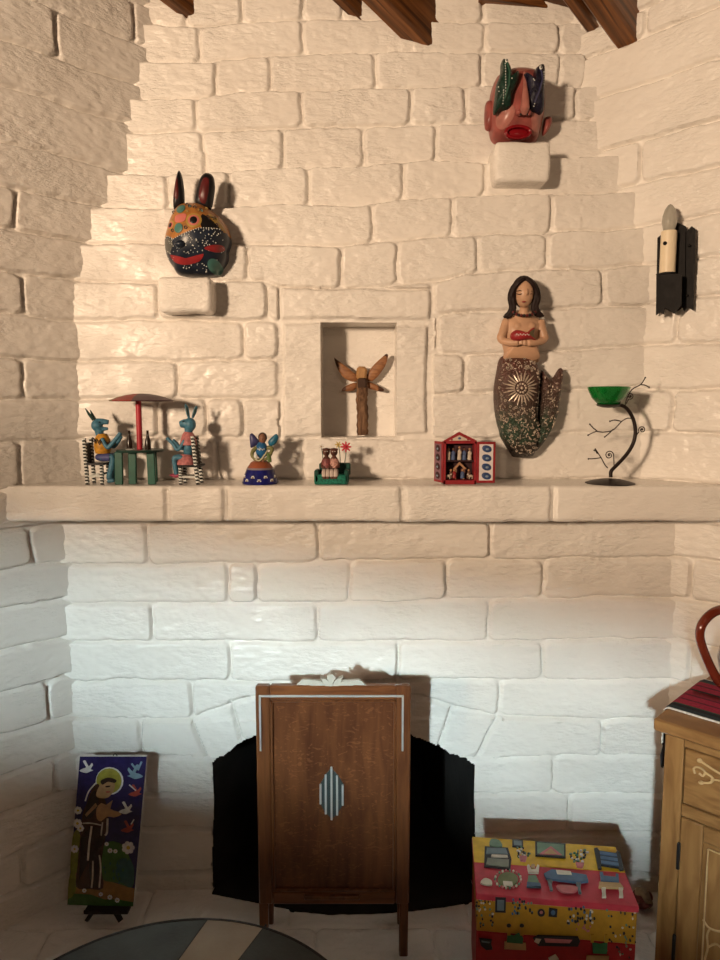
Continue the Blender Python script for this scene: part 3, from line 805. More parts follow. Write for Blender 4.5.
    nz = N.new('ShaderNodeTexNoise'); nz.inputs['Scale'].default_value = 45; L.new(tc.outputs['Object'], nz.inputs['Vector'])
    ad = N.new('ShaderNodeMath'); ad.operation = 'MULTIPLY_ADD'; ad.inputs[1].default_value = .55; L.new(nz.outputs['Fac'], ad.inputs[0])
    sb = N.new('ShaderNodeMath'); sb.operation = 'SUBTRACT'; sb.inputs[1].default_value = .27; L.new(mr.outputs['Result'], sb.inputs[0]); L.new(sb.outputs[0], ad.inputs[2])
    cr = N.new('ShaderNodeValToRGB'); e = cr.color_ramp.elements
    e[0].position = .08; e[0].color = (.045, .035, .027, 1); e[1].position = .95; e[1].color = (.13, .050, .040, 1)
    k1 = e.new(.22); k1.color = (.030, .062, .038, 1); k2 = e.new(.42); k2.color = (.085, .060, .048, 1)
    L.new(ad.outputs[0], cr.inputs['Fac']); L.new(cr.outputs['Color'], b.inputs['Base Color']); b.inputs['Roughness'].default_value = .38; b.inputs['Metallic'].default_value = .35
    TAILM = m
    nb = N.new('ShaderNodeTexVoronoi'); nb.inputs['Scale'].default_value = 170; L.new(tc.outputs['Object'], nb.inputs['Vector'])
    bp = N.new('ShaderNodeBump'); bp.inputs['Strength'].default_value = .9; bp.inputs['Distance'].default_value = .004; L.new(nb.outputs['Distance'], bp.inputs['Height']); L.new(bp.outputs['Normal'], b.inputs['Normal'])
    SILV = mat('pewter_charm', (.50, .41, .33), .32, metal=.35, var=.3, scale=120)
    mb = MB()
    body = Pillow(mb, qb([(100, -15), (170, -55), (240, -62), (320, -55), (385, -15), (438, 75), (432, 250), (412, 470), (440, 620), (405, 780), (360, 828), (230, 828), (195, 800), (110, 660), (98, 610), (75, 530), (54, 400), (50, 250), (70, 120)]), YM, .055, TAILM, rings=10, n=85, thick=.01)
    mb.build('tail', t)
    mb = MB()
    fin = Pillow(mb, qb([(452, 85), (498, 132), (545, 150), (598, 74), (628, 72), (632, 120), (617, 230), (602, 345), (580, 480), (520, 620), (445, 735), (395, 770), (390, 660), (418, 520), (432, 350), (440, 200)]), YM - .002, .034, TAILM, rings=8, n=80, thick=.008, center=(490 + 505 / 8.47, 360 + 420 / 8.47))
    rng = random.Random(12)
    for i in range(110):
        x, y = rng.uniform(440, 625), rng.uniform(90, 740); u, v = B(x, y)
        if fin.rad(u, v) > .86: continue
        p = fin.surf(u, v, .0016); a = rng.uniform(0, 6.3); R = Matrix.Rotation(a, 3, 'Y')
        mb.ell(p, (rng.uniform(.002, .005), .0016, rng.uniform(.001, .0022)), SILV, R, 8, 5)
    mb.build('tail_fin', t)
    mb = MB(); cx, cy = 250, 240
    for i in range(24):
        a = 2 * math.pi * i / 24; r0, r1 = 58, (150 if i % 2 else 128)
        pts = [body.surf(*B(cx + math.cos(a) * r, cy + math.sin(a) * r), .0024) for r in (r0, (r0 + r1) / 2, r1)]
        mb.tube(pts, [.0022, .0026, .0009], SILV, 6)
    for i in range(10):
        a = 2 * math.pi * i / 10; mb.ell(body.surf(*B(cx + 36 * math.cos(a), cy + 36 * math.sin(a)), .0025), (.0034, .002, .0034), SILV, n=8, k=5)
    mb.ell(body.surf(*B(cx, cy), .003), (.0042, .003, .0042), SILV, n=10, k=6)
    for i in range(560):
        x, y = rng.uniform(50, 440), rng.uniform(-20, 825); u, v = B(x, y)
        if body.rad(u, v) > .93 or math.hypot(x - cx, y - cy) < 165: continue
        p = body.surf(u, v, .0018); R = Matrix.Rotation(rng.uniform(0, 6.3), 3, 'Y'); k = rng.random()
        if k < .6: mb.ell(p, (rng.uniform(.002, .0050), .0015, rng.uniform(.0008, .0019)), SILV, R, 7, 5)
        elif k < .85:
            r_ = rng.uniform(.002, .0038)
            mb.lathe([(r_, -.0008), (r_, .0012), (r_ * .6, .0012), (r_ * .6, -.0008)], p, SILV, 10, R=Matrix.Rotation(math.pi / 2, 3, 'X'), close=True)
        else:
            for j in (-1, 1): mb.ell(p + R @ Vector((.0022 * j, 0, 0)), (.0024, .0015, .0015), SILV, R, 7, 5)
    mb.build('metal_charms', t)
mermaid()
# ============================================================ WALL SCONCE
def sconce():
    IRON = mat('black_iron', (.012, .011, .011), .55, metal=.6, var=.3, bump=.2)
    IVORY = mat('ivory_candle_sleeve', (.78, .66, .48), .35, var=.04)
    P0 = Vector((XR, YB, 0)); n = NR
    T = Vector((R2, -R2, 0)); Zv = Vector((0, 0, 1))
    Q = lambda x, y, off: hit(630 + x / 6.4, 180 + y / 6.4, P0 + n * off, n)
    t = thing('wall_sconce', 'black iron wall sconce with notched plate holding one electric candle', 'wall lamp', Q(300, 835, 0))
    mb = MB()
    poly = [(200, 350), (290, 265), (355, 295), (365, 325), (395, 295), (420, 315), (415, 590), (410, 602), (405, 835), (370, 815), (345, 840), (335, 815), (280, 855), (220, 820), (215, 858), (190, 850), (165, 865), (175, 370)]
    mb.prism([Q(x, y, .022) for x, y in poly], -n * .004, IRON)
    a = Q(345, 560, 0); 
    Rm = Matrix((T, -n, Zv)).transposed()
    mb.box(a + n * .008, (.05, .022, .10), IRON, Rm, .002)
    # raised centre rib and rivets
    mb.prism([Q(x, y, .0255) for x, y in ((340, 320), (358, 330), (352, 810), (338, 800))], n * .003, IRON)
    for x, y in ((380, 420), (185, 770), (365, 740)): mb.ell(Q(x, y, .027), .004, IRON, n=10, k=6)
    mb.build('back_plate', t)
    mb = MB()
    poly = [(168, 600), (330, 600), (326, 800), (280, 850), (222, 818), (214, 856), (190, 846), (166, 862)]
    mb.prism([Q(x, y, .070) for x, y in poly], -n * .004, IRON)
    c = Q(245, 606, .046); mb.box(c, (.046, .055, .004), IRON, Rm, .001)
    mb.build('bracket', t)
    b = Q(238, 595, .052); top = Q(238, 330, .052); rad = (Q(285, 450, .052) - Q(190, 450, .052)).length / 2
    mb = MB(); hgt = top.z - b.z
    base = Vector((b.x, b.y, b.z))
    mb.lathe([(0, 0), (rad, 0), (rad, hgt - .001), (rad - .001, hgt), (rad * .6, hgt)], base, IVORY, 28)
    cnd = mb.build('candle_sleeve', t)
    mb = MB(); kz = Q(205, 420, .052).z
    kp = base + Vector((-rad * .8, -rad * .75, kz - base.z))
    mb.ell(kp, .0052, IRON, n=12, k=8); mb.tube([kp, kp + Vector((.006, .006, 0))], .002, IRON)
    mb.build('screw', cnd)
    mb = MB(); bh = Q(238, 157, .052).z - base.z
    GL = mat('clear_bulb_glass', (.50, .48, .42), .08, var=.03, trans=.35, coat=.5)
    H = bh - hgt
    mb.lathe([(rad * .62, hgt - .004), (rad * .80, hgt + H * .10), (rad * .97, hgt + H * .32), (rad * .92, hgt + H * .55), (rad * .66, hgt + H * .80), (rad * .30, hgt + H * .95), (0, bh)], base, GL, 24)
    mb.build('bulb', t)
    mb = MB(); mb.tube([base + Vector((0, 0, hgt)), base + Vector((0, 0, hgt + H * .55))], [.004, .002], IVORY, 8)
    mb.build('filament_stem', t)
sconce()

# ============================================================ CAFE SET ON THE MANTEL
YS = 1.893
PX = YS / F / 1.0
BLUE = mat('slate_blue_paint', (.055, .17, .25), .45, var=.25, scale=150)
GREEN = mat('bottle_green_paint', (.008, .085, .055), .4, var=.2)
DGREEN = mat('dark_green_paint', (.014, .045, .035), .4)
def post(mb, a, b, r, n=22):
    """black and white spiral-striped post"""
    k = n; pts = [a.lerp(b, i / k) for i in range(k + 1)]
    mb.tube(pts, r, BLACK, 8, ms=lambda i, j: WHITEP if ((i + j // 2) % 4) < 2 else BLACK)
def S(u, v, dy=0.): return W(u, v, YS + dy)
def on(u, v, dy=0.):
    p = W(u, v, YS); return Vector((p.x, YS + dy, p.z))
def cafe():
    zt = ZM
    # table
    cx = on(140.5, 450).x
    t = thing('miniature_table', 'tiny dark green toy table under the red-poled parasol', 'toy table', (cx, YS, zt), 'toy cafe set')
    mb = MB(); ztop = on(140, 449).z
    mb.lathe([(0, 0), (.062, 0), (.064, .003), (.062, .006), (0, .006)], (cx, YS, ztop - .007), DGREEN, 36); mb.build('tabletop', t)
    for u, dy in ((122.5, -.030), (134.5, -.018), (154, -.026), (149, .036)):
        p = on(u, 460, dy); mb = MB()
        mb.box((p.x, YS + dy, (zt + ztop - .006) / 2), (.021, .010, ztop - .006 - zt - .0005), GREEN, Matrix.Rotation(.02 * (1 if u < 140 else -1), 3, 'Y'), .0015); mb.build('leg', t)
    # parasol
    zc, zr = on(140, 393.5).z, on(140, 400.5).z
    px_ = on(138.3, 400).x
    t = thing('miniature_parasol', 'tiny toy parasol with striped canopy and red pole standing on toy table', 'toy parasol', (px_, YS, ztop - .0005), 'toy cafe set')
    mb = MB(); mb.tube([(px_, YS, ztop - .001), (px_, YS, zc - .003)], .0078, mat('pole_red_paint', (.42, .03, .045), .4), 14); mb.build('pole', t)
    mb = MB(); cols = [mat('canopy_olive', (.17, .12, .05), .5), mat('canopy_red', (.28, .04, .03), .5), mat('canopy_violet', (.085, .045, .055), .5), mat('canopy_brown', (.14, .055, .03), .5)]
    R_ = .0845; cxx = on(141.5, 400).x
    prof = [(0, zc), (R_ * .25, zc - .001), (R_ * .5, zc - .0045), (R_ * .75, zc - .010), (R_, zr), (R_ * .985, zr - .0022), (R_ * .7, zr + .004), (R_ * .3, zr + .008), (0, zr + .009)]
    order = [2, 2, 0, 0, 0, 1, 1, 2]
    mb.lathe(prof, (cxx, YS, 0), cols[0], 40, ms=lambda i, j: cols[[2, 3, 0, 2, 0, 1, 2, 2][j // 5]]); mb.build('canopy', t)
    # bottles and a plate
    for u, lab in ((130.3, 'tiny black bottle on the toy table, left of the red pole'), (148.7, 'tiny black bottle on the toy table, right of the red pole')):
        p = on(u, 448, -.006); h = on(u, 430).z - ztop
        mb = MB(); mb.lathe([(0, 0), (.0078, 0), (.0080, h * .1), (.0078, h * .45), (.0036, h * .72), (.0030, h * .95), (.0032, h * .96), (.003, h), (0, h)], (p.x, p.y, ztop - .001), mat('black_bottle_glaze', (.02, .012, .008), .2), 14)
        bo = mb.build('miniature_bottle', loc=(p.x, p.y, ztop - .001)); tag(bo, lab, 'toy bottle', 'toy bottles')
    p = on(134.5, 449, -.034); mb = MB()
    mb.lathe([(0, 0), (.010, 0), (.0135, .0025), (.0125, .003), (.009, .0012), (0, .001)], (p.x, p.y, ztop - .001), WHITEP, 20)
    tag(mb.build('miniature_plate', loc=(p.x, p.y, ztop - .001)), 'tiny white plate on the toy table edge', 'toy plate')
    # chairs
    def chair(label, ub0, ub1, uf, vtop, vseat, sgn):
        t = thing('miniature_chair', label, 'toy chair', (on((ub1 + uf) / 2, 480).x, YS, zt), 'toy chairs with striped posts')
        zs = on(100, vseat).z
        for dy in (-.024, .024):
            mb = MB(); a = on(ub1, 484, dy); a.z = zt; b = on(ub0, vtop, dy); post(mb, a, b, .0058, 56); mb.build('back_post', t)
            mb = MB(); a = on(uf, 484, dy); a.z = zt; b = Vector((a.x, a.y, zs)); post(mb, a, b, .0055, 26); mb.build('leg', t)
        xa, xb = on(ub1, 470).x, on(uf, 470).x
        mb = MB(); mb.box(((xa + xb) / 2, YS, zs + .002), (abs(xb - xa) + .016, .060, .006), BLACK); mb.build('seat', t)
        mb = MB(); p0 = on(ub0, vtop + 5); p1 = on(ub1 + (ub0 - ub1) * .45, vseat)
        mb.prism([Vector((p0.x, YS - .022, p0.z)), Vector((p0.x, YS + .022, p0.z)), Vector((p1.x, YS + .022, p1.z)), Vector((p1.x, YS - .022, p1.z))], (.004 * sgn, 0, .001), BLACK); mb.build('backrest', t)
        mb = MB(); zr_ = zt + (zs - zt) * .42
        for dy in (-.024, .024): mb.tube([(xa, YS + dy, zr_), (xb, YS + dy, zr_)], .0028, WHITEP, 6)
        mb.tube([(xb, YS - .024, zr_ + .006), (xb, YS + .024, zr_ + .006)], .0028, BLACK, 6); mb.build('stretcher', t)
    chair('tiny striped toy chair carrying the donkey in a yellow shirt', 87.5, 91, 105.5, 438, 464, -1)
    chair('tiny striped toy chair carrying the rabbit in a pink dress', 194.5, 200, 183, 436, 466, 1)
    # donkey figure
    SH = mat('yellow_shirt_paint', (.52, .25, .03), .45, var=.3, scale=120); JE = mat('indigo_trousers_paint', (.07, .075, .20), .5, var=.3)
    zseat = on(100, 464).z + .005
    t = thing('donkey_figurine', 'tiny blue donkey figure in yellow shirt sitting left of the toy table', 'figurine', (on(102, 464).x, YS, zseat), 'seated animal figures')
    mb = MB()
    mb.ell(on(102.5, 444), (.019, .020, .028), BLUE)
    mb.tube([on(100, 436), on(98.5, 428)], [.011, .012], BLUE, 12)
    mb.ell(on(97, 425.5), (.0155, .016, .0165), BLUE)
    mb.tube([on(97, 422.5), on(103, 421.5), on(108.5, 422.2)], [.012, .0085, .0062], BLUE, 12)
    mb.tube([on(98, 429), on(103, 429), on(108, 428.6)], [.009, .006, .0042], BLUE, 12)
    for dy in (-.013, .013):
        mb.tube(spl([on(102, 457.5, dy), on(108, 456.5, dy), on(114, 457, dy), on(114, 464, dy), on(112, 472, dy), on(111, 478, dy)], 14), .0085, BLUE, 10)
        mb.tube([on(109.5, 480.5, dy), on(116, 480, dy)], [.006, .0052], BLUE, 10)
    for dy, hand in ((-.017, (123, 432.5)), (.017, (119, 436))):
        mb.tube(spl([on(104, 438, dy), on(110, 447, dy * 1.2), on(114, 444, dy * 1.2), on(hand[0], hand[1], dy)], 12), .0058, BLUE, 10)
    mb.build('body', t, remesh=.0016)
    mb = MB()
    mb.lathe([(0, .031), (.013, .029), (.0205, .014), (.0225, 0), (.022, -.014), (.019, -.024), (0, -.025)], on(102.5, 444.5), SH, 24)
    for k in range(5):
        for j in range(-2, 3): mb.tube([on(95 + k * 4 + j, 437 + k * 1 + abs(j), -.0225 + abs(k - 2) * .003), on(97 + k * 4 + j, 440.5 + k + abs(j), -.0225 + abs(k - 2) * .003)], .0013, BLACK, 5)
    mb.build('shirt', t)
    mb = MB(); mb.ell(on(103, 457), (.021, .022, .012), JE)
    for dy in (-.013, .013): mb.tube([on(104, 457.2, dy), on(112, 457, dy)], [.0112, .0105], JE, 12)
    mb.build('trousers', t)
    mb = MB(); mb.tube([on(94.5, 420, -.006), on(90, 414, -.008), on(86.5, 408.5, -.008)], [.0045, .0038, .001], DGREEN, 8)
    mb.build('ear', t)
    mb = MB(); mb.tube([on(94.5, 420, .006), on(91, 415, .010), on(88.5, 410, .012)], [.0045, .0038, .001], DGREEN, 8)
    mb.build('ear', t)
    for dy in (-.013, .013):
        mb = MB(); mb.ell(on(101, 422, dy), .0020, BLACK, n=8, k=6); mb.build('eye', t)
    # rabbit figure
    PD = mat('dusty_pink_cloth_paint', (.42, .15, .15), .5, var=.35, scale=130); CR = mat('magenta_shoe_paint', (.30, .03, .08), .4)
    t = thing('rabbit_figurine', 'tiny blue rabbit figure in pink dress sitting right of the toy table', 'figurine', (on(188, 464).x, YS, zseat), 'seated animal figures')
    mb = MB()
    mb.ell(on(188.5, 447), (.016, .017, .030), BLUE)
    mb.tube([on(188, 436), on(189, 428)], [.010, .012], BLUE, 12)
    mb.ell(on(190, 424.5), (.0165, .016, .019), BLUE)
    mb.tube([on(189, 424), on(184, 423.5), on(180, 424.5)], [.015, .0125, .009], BLUE, 12)
    for dy in (-.013, .013):
        mb.tube(spl([on(188, 459, dy), on(180, 457, dy), on(175.8, 458, dy), on(176.5, 466, dy), on(178, 474, dy)], 14), .0072, BLUE, 10)
    for dy, hand in ((-.016, (168.5, 437.5)), (.016, (171, 440))):
        mb.tube(spl([on(186, 440, dy), on(180, 449.5, dy * 1.2), on(175, 444, dy * 1.1), on(hand[0], hand[1], dy)], 12), .0050, BLUE, 10)
    mb.build('body', t, remesh=.0016)
    mb = MB(); mb.lathe([(.0105, .020), (.016, .012), (.0215, -.006), (.0235, -.016), (.018, -.0155), (.012, .0)], on(188.3, 439), PD, 28, close=True); mb.build('blouse', t)
    mb = MB(); n_ = 32
    mb.lathe([(.014, .012), (.021, .004), (.0265, -.012), (.0275, -.016), (.022, -.015), (.012, .002)], on(186.5, 458.5), PD, n_, close=True); mb.build('skirt', t)
    for dy, a in ((-.006, (186, 403.5)), (.006, (196.5, 405.5))):
        mb = MB(); bse = on(189.5 if a[0] < 190 else 192, 418, dy); tip = on(a[0], a[1], dy); m1 = bse.lerp(tip, .6)
        mb.tube([bse, bse.lerp(tip, .3), m1, bse.lerp(tip, .85), tip], [.0030, .0052, .0058, .0042, .0008], BLUE, 10, flat=.6)
        mb.tube([bse.lerp(tip, .15) + Vector((0, -.0042, 0)), m1 + Vector((0, -.0042, 0)), bse.lerp(tip, .9) + Vector((0, -.002, 0))], [.001, .0032, .0008], DGREEN, 8, flat=.5)
        mb.build('ear', t)
    for dy in (-.013, .013):
        mb = MB(); mb.tube([on(180.5, 475, dy), on(176, 475.5, dy), on(170.8, 474.5, dy)], [.0058, .0055, .0012], CR, 10); mb.build('shoe', t)
    for dy in (-.0145, .0145):
        mb = MB(); mb.ell(on(184.5, 421.5, dy), (.0024, .0016, .002), BLACK, n=8, k=6); mb.build('eye', t)
cafe()

# ============================================================ ANGEL FIGURINE
def angel():
    YA = 1.895
    q = lambda p: cs(p, 235, 425, 12); Q = lambda x, y, dy=0.: (lambda w: Vector((w.x, YA + dy, w.z)))(W(235 + x / 12, 425 + y / 12, YA))
    CO = mat('cobalt_glaze', (.012, .014, .13), .25, var=.35); RU = mat('rust_glaze', (.26, .075, .035), .4); GY = mat('grey_violet_glaze', (.20, .17, .20), .4)
    LB = mat('bright_blue_glaze', (.02, .11, .26), .3, var=.3); OL = mat('olive_glaze', (.16, .16, .06), .4); FL = mat('brown_face_glaze', (.22, .105, .065), .45)
    t = thing('angel_figurine', 'small clay angel with blue wings and flowered cobalt skirt on the mantel', 'figurine', (Q(300, 720).x, YA, ZM))
    c = Q(305, 720); zb = ZM
    mb = MB(); H = Q(300, 425).z - zb
    mb.lathe([(0, 0), (.0485, 0), (.0500, .004), (.0475, H * .15), (.0440, H * .34), (.0375, H * .62), (.0350, H * .70), (.031, H * .78), (.0255, H * .92), (.016, H), (0, H)], (c.x, YA, zb), CO, 36,
             ms=lambda i, j: CO if i < 5 else (GY if i < 6 else RU))
    rng = random.Random(5)
    for k in range(7):
        a = -2.7 + k * .40; z = zb + H * (.16 if k % 2 else .30); r = .0500 - (.0035 if k % 2 else .0065)
        for j in range(6):
            b = j * math.pi / 3; mb.ell((c.x + r * math.cos(a + .09 * math.cos(b)), YA + r * math.sin(a + .09 * math.cos(b)), z + .0042 * math.sin(b)), .0021, WHITEP, n=7, k=5)
        mb.ell((c.x + (r + .0012) * math.cos(a), YA + (r + .0012) * math.sin(a), z), .0016, YEL, n=7, k=5)
    mb.build('skirt', t)
    mb = MB(); mb.ell(Q(320, 300), (.0165, .014, .0240), LB, n=18, k=11); mb.tube([Q(315, 400), Q(316, 430)], [.012, .015], OL, 14)
    for k in range(5): mb.ell(Q(285 + 18 * k, 285 + 10 * (k % 2), -.0138), .0018, WHITEP, n=7, k=5)
    mb.build('bodice', t)
    mb = MB(); mb.ell(Q(330, 165), (.0100, .0105, .0145), FL, n=16, k=11); mb.ell(Q(330, 172, -.0105), (.0015, .002, .0025), FL)
    hd = mb.build('head', t)
    mb = MB(); mb.ell(Q(328, 150, .004), (.0125, .0105, .0140), mat('dark_hair_glaze', (.05, .025, .02), .5), n=16, k=10); mb.build('hair', hd)
    mb = MB()
    for dx in (-13, 13): mb.ell(Q(330 + dx, 158, -.0098), (.0012, .001, .0010), BLACK, n=7, k=5)
    mb.build('eyes', hd)
    mb = MB(); Pillow(mb, q([(172, 150), (180, 112), (205, 102), (255, 150), (292, 205), (268, 240), (190, 275), (178, 220)]), YA + .014, .007, mat('violet_blue_glaze', (.045, .045, .13), .35, var=.3), n=40, thick=.003); o = mb.build('wing', t); o['label'] = 'violet-blue wing'
    mb = MB(); Pillow(mb, q([(395, 200), (440, 145), (492, 108), (520, 145), (505, 195), (470, 240), (415, 255)]), YA + .014, .007, mat('turquoise_blue_glaze', (.02, .13, .22), .35, var=.3), n=40, thick=.003); o = mb.build('wing', t); o['label'] = 'turquoise-blue wing'
    for pts in ([(262, 270), (215, 320), (220, 375), (270, 428)], [(390, 270), (450, 285), (415, 370), (350, 425)]):
        mb = MB(); mb.tube(spl([Q(*p, -.004 - .004 * i) for i, p in enumerate(pts)], 12), [.0058] * 4 + [.0052] * 5 + [.004] * 4, OL, 10)
        mb.ell(Q(*pts[-1], -.018), .0042, FL, n=10, k=7); mb.build('sleeve', t)
    mb = MB(); mb.ell(Q(258, 370, -.016), (.0052, .003, .0065), WHITEP, n=12, k=8)
    mb.tube(spl([Q(255, 400, -.02), Q(310, 420, -.022), Q(370, 350, -.02), Q(400, 300, -.015)], 12), .0022, mat('cream_ribbon_glaze', (.42, .40, .25), .4), 7)
    mb.tube(spl([Q(400, 330, -.01), Q(420, 400, -.016), Q(425, 440, -.018)], 8), [.006] * 9, mat('leaf_glaze', (.09, .15, .05), .5), 8)
    mb.build('garland', t)
angel()

# ============================================================ SOFA FIGURINE WITH FLOWERS
def sofa_figs():
    YA = 1.890
    Q = lambda x, y, dy=0.: (lambda w: Vector((w.x, YA + dy, w.z)))(W(305 + x / 12, 430 + y / 12, YA))
    EM = mat('emerald_glitter_paint', (.012, .14, .095), .35, var=.7, scale=260); DK = mat('deep_green_paint', (.010, .06, .045), .4)
    FUR = mat('brown_fur_paint', (.095, .035, .025), .6, var=.4, scale=160)
    x0, x1 = Q(120, 600).x, Q(515, 600).x
    t = thing('sofa_figurine', 'little green sofa ornament seating two brown animals on the mantel', 'figurine', ((x0 + x1) / 2, YA, ZM))
    zs = Q(300, 525).z; mb = MB()
    mb.box(((x0 + x1) / 2, YA, (ZM + zs) / 2), (x1 - x0, .056, zs - ZM), EM, None, .003); mb.build('sofa_base', t)
    mb = MB(); a, b = Q(165, 400), Q(545, 400); mb.box(((a.x + b.x) / 2, YA + .022, (ZM + a.z) / 2 + .01), (b.x - a.x, .013, a.z - ZM - .02), DK, None, .004); mb.build('sofa_back', t)
    for x in (145, 500):
        p = Q(x, 500); mb = MB(); mb.box((p.x, YA - .002, (ZM + Q(0, 488).z) / 2 + .004), (.013, .052, Q(0, 488).z - ZM), DK, None, .004); mb.build('armrest', t)
    def animal(cx, hy, cloth, lab):
        mb = MB(); mb.ell(Q(cx, 400, -.004), (.0125, .012, .0215), FUR); mb.ell(Q(cx - 2, hy, -.004), (.0105, .0105, .0115), FUR)
        for s in (-1, 1): mb.ell(Q(cx - 2 + s * 34, hy - 30, -.003), (.0036, .0025, .0036), FUR)
        mb.ell(Q(cx - 2, hy + 14, -.0145), (.0048, .005, .004), FUR)
        for s in (-1, 1):
            mb.tube(spl([Q(cx + s * 22, 480, -.008), Q(cx + s * 24, 500, -.024), Q(cx + s * 22, 575, -.027)], 10), .0052, FUR, 9)
            mb.tube(spl([Q(cx + s * 40, 370, -.006), Q(cx + s * 52, 420, -.012), Q(cx + s * 20, 450, -.018)], 8), .0042, FUR, 8)
        o = mb.build('animal', t, remesh=.0014); o['label'] = lab
        mb = MB(); mb.lathe([(.0105, .015), (.0145, .004), (.0150, -.010), (.0125, -.0105), (.010, .002)], Q(cx, 405, -.004), cloth, 22, close=True); mb.build('shirt', o)
        mb = MB()
        for s in (-1, 1): mb.ell(Q(cx - 2 + s * 13, hy - 8, -.0135), .0014, WHITEP, n=7, k=5)
        mb.ell(Q(cx - 2, hy + 10, -.0195), .0014, BLACK, n=7, k=5)
        mb.build('eyes', o)
        mb = MB()
        for s in (-1, 1):
            mb.tube(spl([Q(cx + s * 22, 478, -.010), Q(cx + s * 24, 500, -.0255), Q(cx + s * 23, 545, -.0275)], 10), .0064, mat('white_trousers_paint', (.50, .42, .38), .5), 9)
        mb.build('trousers', o)
    animal(258, 262, mat('dark_red_stripe_cloth', (.18, .05, .05), .5, var=.7, scale=200), 'brown animal in dark red, seated left')
    animal(350, 262, mat('pale_stripe_cloth', (.42, .22, .18), .5, var=.6, scale=200), 'brown animal in pale stripes, seated right')
    def flower(x, y, r, m, n, base, lab):
        mb = MB(); c = Q(x, y, .010)
        for k in range(n):
            a = 2 * math.pi * k / n; d = Vector((math.cos(a), 0, math.sin(a))); R = Matrix.Rotation(-a, 3, 'Y')
            mb.ell(c + d * r * .55, (r * .5, .0014, r * .17), m, R, 8, 6)
        mb.ell(c + Vector((0, -.001, 0)), (r * .25, .002, r * .25), YEL if n != 8 else REDP, n=9, k=6)
        o = mb.build('flower', t); o['label'] = lab
        mb = MB(); mb.tube(spl([Q(*base, .016), Q((x + base[0]) / 2 + 8, (y + base[1]) / 2, .012), c], 8), .0011, DK, 6); mb.build('stem', o)
    flower(490, 205, .0150, mat('scarlet_petals', (.50, .02, .045), .4), 8, (470, 420), 'scarlet star flower')
    flower(398, 178, .0095, mat('yellow_petals', (.55, .40, .05), .4), 6, (420, 410), 'yellow flower')
    flower(192, 200, .0075, mat('white_petals', (.6, .58, .55), .4), 5, (210, 420), 'white flower')
sofa_figs()

